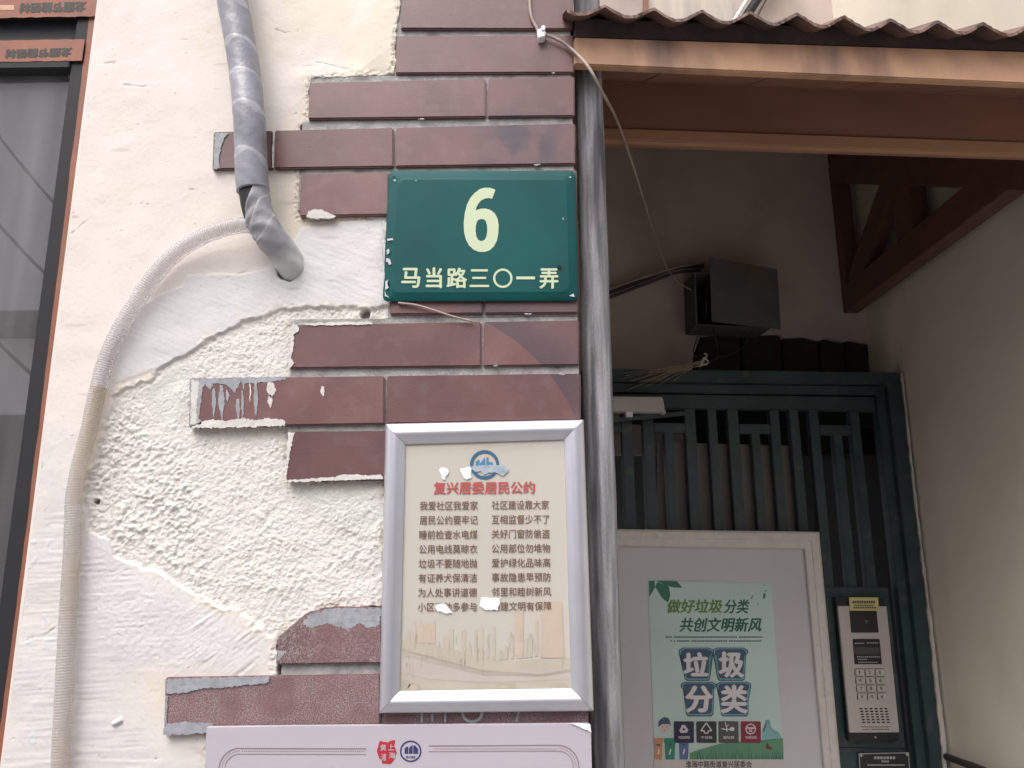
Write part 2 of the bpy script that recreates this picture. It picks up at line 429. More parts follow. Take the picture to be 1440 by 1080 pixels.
def ellipse(cx, cy, rx, ry=None, n=28, a0=0, a1=360):
    ry = ry or rx
    return [(cx + rx * math.cos(R(a0 + (a1 - a0) * i / n)), cy + ry * math.sin(R(a0 + (a1 - a0) * i / n))) for i in range(n if a1 - a0 == 360 else n + 1)]
def ring_polys(cx, cy, r0, r1, n=36):
    a, b = ellipse(cx, cy, r1, n=n), ellipse(cx, cy, r0, n=n)
    return [[a[i], a[(i + 1) % n], b[(i + 1) % n], b[i]] for i in range(n)]
def line_polys(pts, wd):
    out = []
    for (x0, y0), (x1, y1) in zip(pts, pts[1:]):
        l = math.hypot(x1 - x0, y1 - y0) or 1; nx, ny = -(y1 - y0) / l * wd / 2, (x1 - x0) / l * wd / 2
        out.append([(x0 + nx, y0 + ny), (x1 + nx, y1 + ny), (x1 - nx, y1 - ny), (x0 - nx, y0 - ny)])
    return out
def ragged(pts, amp=1.5, step=4, seed=0):
    rnd = random.Random(seed); out = []
    k = len(pts)
    for i in range(k):
        a, b = pts[i], pts[(i + 1) % k]; n = max(1, int(math.hypot(b[0] - a[0], b[1] - a[1]) / step))
        for j in range(n):
            t = j / n; out.append((a[0] + (b[0] - a[0]) * t + rnd.uniform(-amp, amp), a[1] + (b[1] - a[1]) * t + rnd.uniform(-amp, amp)))
    return out

# ------------------------------------------------------------------ ground, lane, opposite house
struct(box3('ground', (-30, -30, -.2), (30, 30, 0), MT['concrete']))
opp = thing('opposite_house', (0, -4.2, 0), 'grey rendered house across the lane, seen only as a reflection in the window', 'house')
box3('wall', (-9, -4.8, 0), (9, -4.2, 3.05), MT['opposite'], opp)
box3('eave', (-9, -4.9, 3.052), (9, -3.9, 3.16), MT['opp_dark'], opp)
for k in range(5):
    box3('window', (-6.2 + k * 2.6, -4.22, 1.2), (-5.3 + k * 2.6, -4.18, 2.5), MT['opp_dark'], opp)
tb = thing('reflection_block', (-6.2, -5.6, 0), 'taller grey block added behind the opposite house to darken the reflection in the window glass', 'building')  # unseen block added to give the pane a darker reflected area
box3('wall', (-8.5, -6.6, 0), (-4.1, -5.6, 6.2), MT['opposite'], tb)
box3('eave', (-8.6, -6.7, 6.202), (-3.7, -5.0, 6.34), MT['opp_dark'], tb)
for k, (a, b) in enumerate((((-4.2, -3.6, 5.2), (-1.2, -2.4, 2.2)), ((-4.0, -3.4, 4.4), (-1.2, -2.4, 2.0)), ((-3.8, -3.0, 3.6), (-1.0, -2.6, 1.4)))):
    tag(tube('overhead_wire', [a, ((a[0] + b[0]) / 2, (a[1] + b[1]) / 2, (a[2] + b[2]) / 2 - .12), b], .012, MT['dark_cable'], None, 20, 6),
        ('lower', 'highest', 'nearest sagging')[k] + ' dark overhead wire strung across the lane, reflected in the window', 'wire', 'wires over the lane')

# ------------------------------------------------------------------ numpy noise and fields for the rendered wall
def nz(shape, wl, seed, aniso=None, ang=0):
    rng = np.random.default_rng(seed); a = rng.standard_normal(shape)
    fy = np.fft.fftfreq(shape[0])[:, None]; fx = np.fft.rfftfreq(shape[1])[None, :]
    if aniso:
        c, s = math.cos(ang), math.sin(ang); u = fx * c + fy * s; v = -fx * s + fy * c
        k2 = (u * wl * aniso) ** 2 + (v * wl) ** 2
    else: k2 = (fx * wl) ** 2 + (fy * wl) ** 2
    g = np.exp(-k2 * 2.2)
    r = np.fft.irfft2(np.fft.rfft2(a) * g, s=shape); r -= r.mean(); return r / r.std()

def to_wall(pts, off=0): return np.array([[WALL.at(x, y, off).x, WALL.at(x, y, off).z] for x, y in pts])
def signed(poly, X, Z):
    """signed distance, positive inside"""
    ins = np.zeros(X.shape, bool); dmin = np.full(X.shape, 1e9); n = len(poly)
    for i in range(n):
        x0, z0 = poly[i]; x1, z1 = poly[(i + 1) % n]
        dx, dz = x1 - x0, z1 - z0; t = np.clip(((X - x0) * dx + (Z - z0) * dz) / (dx * dx + dz * dz + 1e-12), 0, 1)
        dmin = np.minimum(dmin, (X - x0 - t * dx) ** 2 + (Z - z0 - t * dz) ** 2)
        if z0 != z1:
            c = ((z0 > Z) != (z1 > Z)) & (X < (x1 - x0) * (Z - z0) / (z1 - z0) + x0); ins ^= c
    d = np.sqrt(dmin); return np.where(ins, d, -d)
def sst(x, a, b):
    t = np.clip((x - a) / (b - a), 0, 1); return t * t * (3 - 2 * t)

WX = WALL.at(98, 360).x                          # edge of the window opening
X0, X1 = WX, WALL.at(610, 600).x
Z0, Z1 = WALL.at(300, 1150).z, WALL.at(300, -50).z
ST = .00112
nx, nzn = int((X1 - X0) / ST), int((Z1 - Z0) / ST)
gx = np.linspace(X0, X1, nx); gz = np.linspace(Z0, Z1, nzn)
X, Z = np.meshgrid(gx, gz); SH = X.shape
mortar_px = [(565, -80), (564, 20), (559, 60), (557, 108), (520, 112), (438, 114), (436, 177), (425, 181), (423, 304), (548, 304), (550, 444), (540, 454), (411, 459),
             (409, 520), (407, 600), (405, 674), (544, 674), (544, 850), (470, 854), (434, 861), (393, 898), (391, 945), (391, 1030), (300, 1040), (300, 1260), (860, 1260), (850, -80)]
rough_px = [(560, 428), (520, 438), (500, 432), (470, 431), (400, 436), (340, 455), (290, 480), (240, 510), (205, 538), (178, 540), (158, 560), (150, 600), (140, 640), (122, 672), (118, 720),
            (128, 745), (150, 758), (172, 783), (230, 812), (300, 848), (345, 868), (378, 893), (395, 905), (560, 905)]
jit = lambda amp, wl, seed: nz(SH, wl, seed) * amp
w1, w2 = jit(.0015, 9, 1), jit(.0020, 30, 2)
sm = signed(to_wall(mortar_px), X, Z) + w1 * .7
sr = signed(to_wall(rough_px), X, Z) + w1 * 1.1 + w2 * .5
skimU = signed(to_wall([(160, 548), (172, 478), (200, 430), (258, 402), (264, 388), (345, 386), (398, 372), (425, 320), (560, 306), (560, 430), (400, 440), (240, 515)]), X, Z) + w2 * .5
skimL = signed(to_wall([(112, 752), (122, 720), (150, 755), (300, 845), (395, 905), (388, 948), (232, 950), (180, 930), (110, 900)]), X, Z) + w2 * 1.5
soft = signed(to_wall([(70, 640), (118, 700), (200, 1000), (240, 1040), (330, 1100), (330, 1200), (-20, 1200), (20, 900)]), X, Z) + w2 * 3
pop = signed(to_wall([(140, 560), (205, 590), (260, 640), (300, 720), (250, 800), (150, 760), (105, 740), (118, 650)]), X, Z) + w2 * 3
flat_r = signed(to_wall([(205, 545), (270, 500), (275, 560), (262, 600), (215, 595)]), X, Z) + w2
flat_b = signed(to_wall([(400, 682), (560, 682), (560, 760), (470, 740), (405, 712)]), X, Z) + w2 * 2
ridge = signed(to_wall([(410, 380), (555, -80), (600, -80), (600, 110), (430, 112)]), X, Z)

n8, n5, n3, n2, n20, n60 = nz(SH, 4.7, 11), nz(SH, 2.9, 12), nz(SH, 1.9, 13), nz(SH, 1.4, 14), nz(SH, 22, 15), nz(SH, 70, 16)
H = .0048 + n60 * .0004 + n20 * .00016 + n8 * .00003
pits = sst(nz(SH, 2.6, 21), 2.5, 3.2) * sst(nz(SH, 40, 22), -.5, .8)
H -= pits * .0010
bits = sst(nz(SH, 2.2, 23), 3.0, 3.6) ; H += bits * .0008
hair = np.zeros(SH)
for cr in ([(318, 396), (340, 386), (362, 382)], [(105, 330), (120, 316), (134, 306)], [(172, 122), (200, 125), (214, 124)], [(262, 268), (280, 270), (292, 276)], [(200, 288), (212, 290)], [(424, 182), (428, 205), (421, 225), (424, 250)], [(440, 90), (470, 96), (500, 104)], [(150, 92), (165, 90)], [(118, 800), (150, 806), (190, 800)], [(60, 640), (62, 660)], [(40, 900), (70, 890), (95, 870)], [(250, 60), (270, 58)], [(390, 45), (402, 49), (420, 47)]):
    q = to_wall(cr)
    for (xa1, za1), (xb1, zb1) in zip(q, q[1:]):
        ex, ez = xb1 - xa1, zb1 - za1; tt = np.clip(((X - xa1) * ex + (Z - za1) * ez) / (ex * ex + ez * ez), 0, 1)
        hair = np.maximum(hair, np.exp(-((np.hypot(X - xa1 - tt * ex, Z - za1 - tt * ez) + w1 * .35) / .0011) ** 2))
hair *= sst(nz(SH, 8, 25), -.9, .2); H -= hair * .0007
# thicker coat beside the first courses
tk = sst(ridge + w2 * 2, -.03, .03) * sst(Z, WALL.at(500, 140).z, WALL.at(500, 100).z)
H += tk * .0050
edge = np.exp(-((sm + .004) / .004) ** 2)
H += edge * (.0005 * n8 + .0003 * n3)
mU, mL = sst(skimU, -.001, .004), sst(skimL, -.02, .03)
trU = nz(SH, 3.2, 31, 9, R(-22)); trL = nz(SH, 2.6, 32, 12, R(36)); trH = nz(SH, 2.8, 33, 14, R(2))
H += mU * (.0010 + .00007 * trU + .00005 * n3 + .00008 * n20)
H += mL * (.0006 + .00026 * trL * (.55 + .45 * n20) * sst(X, WALL.at(210, 850).x, WALL.at(300, 850).x) + .00018 * trH * (.5 + .5 * n8) * sst(-X, -WALL.at(330, 850).x, -WALL.at(200, 850).x) + .0001 * n5)
H += sst(soft, 0, .03) * trH * .00012
mR = sst(sr, -.0012, .0022 + .002 * sst(n20, -.5, 1))
rough_h = .0014 + .00030 * n8 + .00026 * n5 + .00022 * n3 + .00016 * n2
popn = np.clip(n8 * .9 + .2, 0, 3) ** .8
mp_ = sst(pop, -.015, .02)
rough_h += mp_ * (.0008 * popn + .0003 * n5)
fl = np.maximum(sst(flat_r, -.002, .006), sst(flat_b, -.01, .012) * .8)
rough_h = rough_h * (1 - fl) + fl * (.0020 + .00028 * n5 + .0001 * n2 + .0003 * n20)
rough_h = .0016 + (rough_h - .0016) * (.62 + .5 * sst(n20, -1, 1.4)) * .92 + .0007 + .00035 * n20
lip = np.exp(-((sr + .0016) / .0022) ** 2)
H = H * (1 - mR) + rough_h * mR + lip * (.0003 + .0004 * n8) * sst(n20, -.8, .8)
# drilled holes
holes = [(515, 444, 8, .02), (136, 706, 4.5, .01), (407, 382, 17, .02)]
hm = np.zeros(SH)
for hx, hy, hr, dp in holes:
    c = to_wall([(hx, hy)])[0]; rr = (WALL.at(hx + hr, hy).x - WALL.at(hx, hy).x)
    d = np.sqrt((X - c[0]) ** 2 + ((Z - c[1]) / .95) ** 2) + w1 * .6
    H = np.where(d < rr * 1.8, H + .0008 * np.exp(-((d - rr * 1.3) / (rr * .3)) ** 2), H)
    k = sst(-d, -rr, -rr * .75); H = H * (1 - k) - k * dp; hm = np.maximum(hm, k)
# small flake stuck to the lower wall and drips
c = to_wall([(168, 1014)])[0]
ang = .5; dx = (X - c[0]) * math.cos(ang) + (Z - c[1]) * math.sin(ang); dz = -(X - c[0]) * math.sin(ang) + (Z - c[1]) * math.cos(ang)
H += .003 * (1 - sst(np.maximum(np.abs(dx) / .006, np.abs(dz) / .0022), .8, 1.1))
H = np.where(sm > 0, np.minimum(H, .0048), H)
cut = sst(sm, .0000, .0012)
H = H * (1 - cut) + (-.006) * cut
# colours by region; drilled holes and hairline cracks are coloured darker
cream = np.array([.69, .62, .53]); pink = np.array([.70, .638, .60]); white = np.array([.63, .61, .62]); rc = np.array([.67, .64, .60])
def lerp(a, b, t): return a + (b - a) * t[..., None]
col = lerp(np.broadcast_to(cream, SH + (3,)), pink, sst(n60 + sst(-X, -WALL.at(430, 300).x, -WALL.at(330, 300).x) * 2 - .4, -1, 1))
col = lerp(col, white, mU * .92); col = lerp(col, np.array([.64, .615, .615]), np.clip(mL + sst(soft, -.05, .03) * .85, 0, 1))
col = lerp(col, rc, mR); col = lerp(col, np.array([.62, .62, .58]), mR * fl * .8)
yel = np.exp(-((np.minimum(np.abs(sr + .004), np.abs(sm + .006))) / .005) ** 2) * sst(n20, -.2, 1.2); col = lerp(col, np.array([.66, .58, .43]), yel * .3)
dirt = np.exp(-((sm + .003) / .0028) ** 2) * sst(n5 + n20 * .6, .3, 1.8); col = lerp(col, np.array([.22, .19, .16]), dirt * .7)
spk = sst(nz(SH, 1.8, 41), 2.9, 3.4) * sst(nz(SH, 50, 42), 0, 1); col = lerp(col, np.array([.25, .22, .2]), spk * .7)
gr = sst(nz(SH, 5, 43, 5, 0), 2.2, 3.2) * (1 - mR); col = lerp(col, np.array([.42, .38, .34]), gr * .45)
col = lerp(col, np.array([.10, .09, .08]), hm * .8); col = lerp(col, np.array([.3, .26, .22]), hair * .4)
# splashes of grey-white paint along the hose on the left
sp = sst(nz(SH, 9, 44), 1.5, 2.0) * sst(-X, -WALL.at(120, 800).x, -WALL.at(60, 800).x) * sst(-Z, -WALL.at(80, 560).z, -WALL.at(80, 760).z)
col = lerp(col, np.array([.6, .62, .64]), sp * .8); H += sp * .0004
col = lerp(col, np.array([.30, .30, .29]), sst(sm, -.0002, .0008))

wall = thing('rendered_wall', (X0, 0, 0), 'cream rendered house wall with a bare roughcast hollow and white skim patches', 'wall')
Vall = np.stack([X, -H, Z], -1).reshape(-1, 3)
Call = col.reshape(-1, 3)
reg = np.where(mR > .5, 1, np.where((mU > .5) | (skimL > 0), 2, 0))
keep = sm < .006
idx = np.arange(SH[0] * SH[1]).reshape(SH)
fq = np.stack([idx[:-1, :-1], idx[:-1, 1:], idx[1:, 1:], idx[1:, :-1]], -1)
def grid_part(name, msk, mat):
    q = fq[msk]; used, inv = np.unique(q.ravel(), return_inverse=True)
    me = bpy.data.meshes.new(name); nf = len(q)
    me.vertices.add(len(used)); me.vertices.foreach_set('co', Vall[used].astype(np.float32).ravel())
    me.loops.add(nf * 4); me.loops.foreach_set('vertex_index', inv.astype(np.int32).ravel())
    me.polygons.add(nf); me.polygons.foreach_set('loop_start', np.arange(0, nf * 4, 4, dtype=np.int32))
    me.polygons.foreach_set('use_smooth', np.ones(nf, bool))
    me.update(calc_edges=True)
    ca = me.color_attributes.new('Col', 'FLOAT_COLOR', 'POINT')
    arr = np.ones((len(used), 4), np.float32); arr[:, :3] = Call[used]; ca.data.foreach_set('color', arr.ravel())
    me.materials.append(mat)
    o = bpy.data.objects.new(name, me); C.objects.link(o); link_parent(o, wall); return o
kq = keep[:-1, :-1]; rq = reg[:-1, :-1]
grid_part('render_coat', kq & (rq == 0), MT['render'])
grid_part('roughcast', kq & (rq == 1), MT['rough'])
grid_part('skim_patch', kq & (rq == 2), MT['render'])
MT['plain_render'] = mk('plain_render', tuple(pink), .85, var=.04, vscale=8, bump=.2, bscale=80)
box3('upper_render', (X0, -.0045, Z1), (XP, .25, 4.5), MT['plain_render'], wall)
box3('lower_render', (X0, -.0045, 0), (WALL.at(300, 1100).x, .25, Z0), MT['plain_render'], wall)
box3('masonry_core', (X0 + .001, .008, Z0), (WALL.at(560, 600).x - .02, .25, Z1), MT['mortar'], wall)
box3('window_reveal', (X0 - .004, -.004, 0), (X0, .2, 4.4), MT['plain_render'], wall)

# ------------------------------------------------------------------ brick pier
pier = thing('brick_pier', (XP - .12, 0, 0), 'maroon brick-tile pier with recessed grey joints beside the entrance', 'pier')
Pz = lambda y: WALL.at(300, y).z
for xl_, ya_, yb_ in ((560, -140, 114), (438, 113, 176), (424, 175, 300), (549, 299, 452), (410, 451, 670), (543, 669, 862), (440, 861, 895), (397, 894, 1030), (302, 1029, 1262)):
    box3('mortar', (WALL.at(xl_, (ya_ + yb_) / 2).x, -.0066, Pz(yb_)), (XP - .002, .007, Pz(ya_ + 1) - .0004), MT['mortar'], pier)
box3('core', (WALL.at(600, 600).x, .008, 0), (XP - .003, 1.3, 2.45), MT['mortar'], pier)
rows = [  # xl, xr, yTL, yTR, yBL, yBR, joints, speck
    (566, 806, -88, -90, -30, -30, [690], 0),
    (564, 806, -20, -22, 40, 41, [], 0),
    (557, 807, 50, 49, 103, 102, [], 0),
    (434, 808, 116, 107, 167, 163, [684.5], 0),
    (299, 809, 185, 173, 238, 230.5, [384, 554.5], 0),
    (422, 811, 244, 238, 304, 297, [548], 0),
    (550, 812, 310, 306, 368, 364, [], 0),
    (549, 813, 377, 374, 442, 440, [680], 0),
    (408, 814.5, 457, 450, 518, 513.5, [678], 0),
    (266, 817, 532, 525, 601, 591, [542], 0),
    (404, 820, 607, 603, 677, 671, [], 0),
    (545, 822, 686, 684, 754, 751, [680], 0),
    (545, 824, 768, 764, 838, 834, [], 0),
    (388, 826, 858, 848, 935, 928, [538, 700], 1),
    (231, 828, 953, 943, 1034, 1020, [536], 1),
    (470, 830, 1045, 1040, 1120, 1115, [640], 0),
    (330, 832, 1135, 1130, 1215, 1210, [520], 0),
]
bricks = {}
for ri, (xl, xr, a, b_, c_, d_, js, spk_) in enumerate(rows):
    cuts = [xl] + js + [xr]
    for k in range(len(cuts) - 1):
        u0, u1 = cuts[k] + (1.3 if k else 0), cuts[k + 1] - (1.3 if k < len(cuts) - 2 else 0)
        f = lambda x, p, q: p + (q - p) * (x - xl) / (xr - xl)
        quad = [(u0 + 1, f(u0, a, b_)), (u1, f(u1, a, b_)), (u1, f(u1, c_, d_)), (u0 - 1 if k == 0 else u0, f(u0, c_, d_))]
        if ri == 13 and k == 0: quad = [(391, 897), (408, 882), (432, 861), (470, 853), (u1, 855), quad[2], quad[3]]
        o = slab('brick', quad, WALL, .0118 + random.uniform(-.0006, .0006), .0115, MT['brick_speck' if spk_ else 'brick'], pier, .0016, 2)
        bricks[(ri, k)] = o
# ragged mortar crumbs and paint remains stuck to the tiles (each a part of its tile)
def smear(key, pts, mat, amp=1.2, step=4, seed=1, th=.0006, name='paint_smear', off=.0127):
    slab(name, ragged(pts, amp * 1.15, max(2, step * .55), seed), WALL, off - th * .35, th, MT[mat], bricks[key] if key else pier)
smear((4, 0), [(302, 187), (321, 187), (314, 196), (311, 205), (309, 216), (307, 226), (309, 237), (300, 237)], 'grey_paint', .9, 4, 3)
smear((4, 1), [(384.5, 184), (386, 184), (385, 235), (382.5, 236), (383, 208)], 'white_paint', .5, 6, 4)
smear((5, 0), [(430, 304), (434, 297), (443, 294), (452, 295), (462, 299), (472, 303), (468, 307), (440, 307)], 'white_paint', .6, 4, 5, .003, off=.0142)
smear((8, 0), [(409, 457), (418, 456), (421, 464), (413, 470), (413, 480), (412, 492), (409, 505), (414, 510), (409, 517), (405, 517)], 'white_paint', .8, 3, 6)
smear((8, 0), [(420, 455), (470, 453), (520, 452), (524, 456), (480, 457), (440, 458)], 'white_paint', .8, 5, 7)
# the much painted left end of the long tile
smear((9, 0), [(267, 532), (400, 530), (402, 534), (372, 537), (345, 539), (343, 548), (338, 536), (330, 552), (318, 541), (300, 539), (296, 548), (288, 541), (284, 545), (283, 560), (281, 575), (280, 589), (283, 596), (266, 600)], 'grey_paint', 1.0, 3, 8)
smear((9, 0), [(283, 593), (300, 590), (320, 592), (340, 588), (360, 591), (378, 588), (396, 590), (402, 594), (400, 599), (330, 601), (267, 602)], 'white_paint', 1.0, 3, 9)
for i, (x, y0, y1, w_) in enumerate(((299, 545, 590, 5), (309, 541, 592, 7), (318, 548, 566, 4), (333, 560, 590, 5), (340, 548, 592, 3), (358, 535, 590, 5), (351, 536, 566, 1.6), (377, 537, 560, 11), (378, 555, 574, 6), (452, 543, 558, 5))):
    smear((9, 0), [(x, y0), (x + w_ * .6, y0 + 1), (x + w_, (y0 + y1) / 2), (x + w_ * .4, y1), (x - w_ * .3, (y0 + y1) / 2)], 'white_paint' if i in (6, 7, 8, 9) else 'grey_paint', .7, 4, 20 + i, .0007, 'paint_drip', .0129)
smear((9, 0), [(269, 534), (280, 536), (279, 550), (277, 575), (276, 596), (268, 597)], 'white_paint', 1.1, 3, 33, off=.0129)
smear((10, 0), [(405, 608), (415, 608), (411, 620), (407, 640), (405, 655), (403, 672), (402, 676), (402, 660)], 'white_paint', .9, 3, 12)
smear((10, 0), [(470, 671), (484, 667), (500, 667), (520, 669), (535, 667), (539, 673), (470, 676), (404, 678), (404, 675)], 'white_paint', .8, 3, 13)
smear((14, 0), [(233, 955), (380, 951), (378, 960), (330, 965), (280, 969), (262, 974), (234, 975)], 'grey_paint', 1.3, 4, 14)
smear((14, 0), [(232, 1019), (262, 1015), (300, 1018), (296, 1031), (229, 1034)], 'grey_paint', 1.2, 4, 15)
smear((14, 0), [(236, 979), (234, 1018), (231, 1018), (233, 979)], 'grey_paint', .7, 4, 16)
smear((13, 0), [(434, 864), (470, 854), (535, 856), (534, 878), (520, 884), (505, 876), (490, 886), (460, 876), (438, 884), (425, 878)], 'grey_paint', 1.6, 4, 17)
smear((13, 0), [(390, 915), (402, 916), (396, 924), (390, 930)], 'grey_paint', .8, 3, 18)
rnd = random.Random(5)
for key, xs, y in (((3, 0), (435, 680), 166.5), ((4, 2), (560, 800), 231), ((7, 0), (560, 800), 441), ((8, 1), (690, 810), 514), ((9, 1), (560, 800), 526), ((2, 0), (560, 800), 102)):
    for _ in range(1):
        x = rnd.uniform(*xs); l = rnd.uniform(3, 10)
        smear(key, [(x, y), (x + l, y - .5), (x + l, y + 1), (x, y + 1)], 'mortar', .6, 2, int(x), .002, 'mortar_crumb', .0128)
# glue letters left on the course under the notice board
GL = []
for (x, y0, y1) in ((593, 1000, 1016), (608, 1004, 1015), (626, 1000, 1016)): GL += line_polys([(x, y0), (x, y1)], 3)
GL += ring_polys(664, 1001, 12, 16)[:20]; GL += line_polys([(730, 1000), (726, 1015)], 3)
print_obj('glue_mark', GL, WALL, .0130, MT['grey_paint'], bricks[(14, 1)])
# thick strand peeling off, going on as a scratch
tag(tube('peeling_strand', [WALL.at(x, y, .016) for x, y in ((560, 426), (585, 429), (612, 437), (640, 446), (664, 452))], .0014, MT['cable'], None, 24, 6),
    'frayed tan strand curling over the tiles just under the green number plate', 'strand')

# ------------------------------------------------------------------ window on the left
WN = WALL.shift(-.012)
win = thing('aluminium_window', (X0 - .3, .02, .6), 'charcoal window with orange printed protective tape, at the left edge', 'window')
zt = WN.at(60, 40).z
def wz(y, x=60): return WN.at(x, y).z
WL = X0 - .75
tr = X0 - .0055
zz = 3.6; zb = .75
f_r = X0 - .0245
def wbar(name, x0, x1, z0, z1, y0=.008, y1=.06, mat='win_frame', bev=.0012, parent=None): return box3(name, (x0, y0, z0), (x1, y1, z1), MT[mat], parent or win, bev)
wbar('frame_stile', X0 - .037, tr, zb, zz)
wbar('frame_stile', WL - .04, WL, zb, zz)
wbar('frame_sill', WL, X0 - .037, zb - .03, zb + .02)
wbar('transom', WL, X0 - .037, wz(57), wz(27), .016, .06)
top_rail = wbar('top_rail', WL, X0 - .037, wz(27), wz(-30), .004, .06)
sash = wbar('sash_rail', WL, X0 - .037, wz(100), wz(57) - .0005, .005, .06)
wbar('frame_head', WL, X0 - .037, zz - .03, zz)
pane = box3('pane', (WL, .0225, zb + .02), (X0 - .037, .0265, wz(100)), MT['glass'], win)
box3('pane', (WL, .0225, wz(-30)), (X0 - .037, .0265, zz - .03), MT['glass'], win)
# vertical and horizontal protective tape
bm = bmesh.new(); rr_ = random.Random(3); prev = None
for i in range(120):
    z = zb + (zz - zb) * i / 119; e = X0 - .0175 + rr_.uniform(-.0007, .0007) + .0015 * math.sin(z * 5)
    a_ = bm.verts.new((e, .0070, z)); b2 = bm.verts.new((X0 - .0058, .0070, z)); c2 = bm.verts.new((X0 - .0050, .0030, z))
    if prev: bm.faces.new((prev[0], prev[1], b2, a_)); bm.faces.new((prev[1], prev[2], c2, b2))
    prev = (a_, b2, c2)
bm_obj('protective_tape', bm, MT['kraft'], win)
WT = WALL.shift(-.004)
def tape_strip(yT, yB, plane_y, par, xr):
    z0, z1 = WALL.shift(-plane_y).at(60, yB).z, WALL.shift(-plane_y).at(60, yT).z
    bm = bmesh.new(); prev = None; rr2 = random.Random(int(yT) + 50)
    for i in range(90):
        x = WL + (xr - WL) * i / 89; a_ = bm.verts.new((x, plane_y, z1 + rr2.uniform(-.0004, .0004))); b2 = bm.verts.new((x, plane_y, z0 + rr2.uniform(-.0006, .0006)))
        if prev: bm.faces.new((prev[0], a_, b2, prev[1]))
        prev = (a_, b2)
    o = bm_obj('protective_tape', bm, MT['kraft'], par); return o
t1 = tape_strip(-28, 24, .0035, top_rail, X0 - .008)
t2 = tape_strip(56, 86, .0045, sash, X0 - .020)
# print reads upside down, as on the photograph
def flip(q): return [q[2], q[3], q[0], q[1]]
text_obj('tape_lettering', [('龙图节能铝材', flip([(28, 5), (121, 2), (119, 16), (27, 18)]), .065)], WALL.shift(-.0032), .0, MT['tape_ink'], t1)
text_obj('tape_lettering', [('龙图节能铝材', flip([(8, 70), (101, 67), (99, 79), (7, 82)]), .065)], WALL.shift(-.0042), .0, MT['tape_ink'], t2)
print_obj('red_stripe', [[(0, 7), (20, 7), (20, 14), (0, 14)]], WALL.shift(-.0032), 0, MT['orange_wood'], t1)
bm_l = []
for y in (196, 205, 213, 440, 447, 452, 765, 778): bm_l += line_polys([(0, 0), (1, 1)], .1)
VP_ = lambda y: 143 - .126 * y
print_obj('tape_print', [[(VP_(y) - 7, y), (VP_(y) - 3, y), (VP_(y) - 4, y + 5), (VP_(y) - 8, y + 5)] for y in (190, 198, 206, 213, 437, 446, 453, 762, 770, 1060)], WALL.shift(-.0064), 0, MT['tape_ink'], win)
sticker = print_obj('pane_sticker', ring_polys(100, 106, 3.2, 4.0, 18), WALL.shift(-.0222), 0, MT['sheet'], pane)
# room behind
box3('interior_wall', (WL - .3, .9, 0), (X0 + .05, .95, 4), MT['curtain'], win)
bm = bmesh.new(); prev = None
for i in range(160):
    x = WL + (X0 - WL) * i / 159; y = .18 + .018 * math.sin(i * .55) + .01 * math.sin(i * .21)
    a_ = bm.verts.new((x, y, zb)); b2 = bm.verts.new((x, y, zz))
    if prev: bm.faces.new((prev[0], a_, b2, prev[1]))
    prev = (a_, b2)
bm_obj('curtain', bm, MT['curtain'], win, True)
# loose plaster crumbs at the opening's edge belong to the wall
# ------------------------------------------------------------------ lagged pipe
pw = thing('lagged_pipe', WALL.at(402, 384, 0), 'grey tape-wrapped air conditioning pipe bending into the cream wall', 'pipe')
cl = [(318, -70, .04), (325, -10, .04), (334, 40, .04), (344, 100, .040), (350, 160, .046), (353, 215, .043), (355, 262, .040), (362, 300, .036), (378, 330, .030), (397, 353, .018), (411, 376, .0), (417, 390, -.02)]
path, LN = resample(spline([WALL.at(x, y, o_) for x, y, o_ in cl], 200), .0012)
def wrapped(path, r0f, pitch, slant, phase=0, amp=.0006, base=(.25, .25, .285), lap=(.36, .36, .39), wr=.00035):
    n6 = np.random.default_rng(4); ph = n6.uniform(0, 6, 8)
    def fr(s, th): return ((s + slant * math.cos(th - .6)) / pitch + phase + .10 * math.sin(s * 31)) % 1.0
    def rf(i, s, th):
        q = fr(s, th); st_ = 1 - q if q > .04 else q / .04
        wv = wr * (math.sin(s * 95 + 2 * th + ph[0]) * math.sin(th * 3 + s * 40 + ph[1]) + .5 * math.sin(s * 260 + 5 * th))
        return r0f(s) + amp * (.3 + .7 * st_) + wv * .6
    def cf(i, s, th):
        q = fr(s, th); t = 1 if q < .14 + .07 * math.sin(3 * th + s * 37) else 0
        g = 1 + .07 * math.sin(s * 60 + th)
        return tuple((lap[k] if t else base[k]) * g for k in range(3))
    return tube_mesh(path, rf, 56, cf)
kend = int(len(path) * .735)
up_path = path[:kend]
V_, F_, C_ = wrapped(up_path, lambda s: .0200 - .0006 * math.sin(s * 8), .056, .009, .35)
mesh_obj('tape_wrap', V_, F_, MT['tape'], pw, True, C_)
lo_path = path[kend - 8:]
V_, F_, C_ = wrapped(lo_path, lambda s: .0188 - .030 * max(0, s - .02) * .25, .034, -.012, .3, .0009, (.30, .295, .32), (.35, .345, .37), .0013)
for i in range(60):
    for k in range(56):
        th = 2 * math.pi * k / 56; sh = 46 * max(0, .6 + math.sin(th)) / 1.6 * max(0, 1 - i / 60)
        j0 = min(len(lo_path) - 1, int(i + sh)); V_[i * 56 + k] = V_[i * 56 + k] + (lo_path[j0] - lo_path[i])
# white chipped paint towards the wall end
C_ = [tuple(c * (1 - max(0, min(1, (i // 56 - len(lo_path) * .62) / 12))) + .55 * max(0, min(1, (i // 56 - len(lo_path) * .62) / 12)) for c in cc) for i, cc in enumerate(C_)]
mesh_obj('tape_wrap', V_, F_, MT['tape'], pw, True, C_)
V_, F_, _ = tube_mesh(path[kend - 24:kend + 40], lambda i, s, t: .0172, 24)
mesh_obj('foam_core', V_, F_, MT['black_foam'], pw, True)

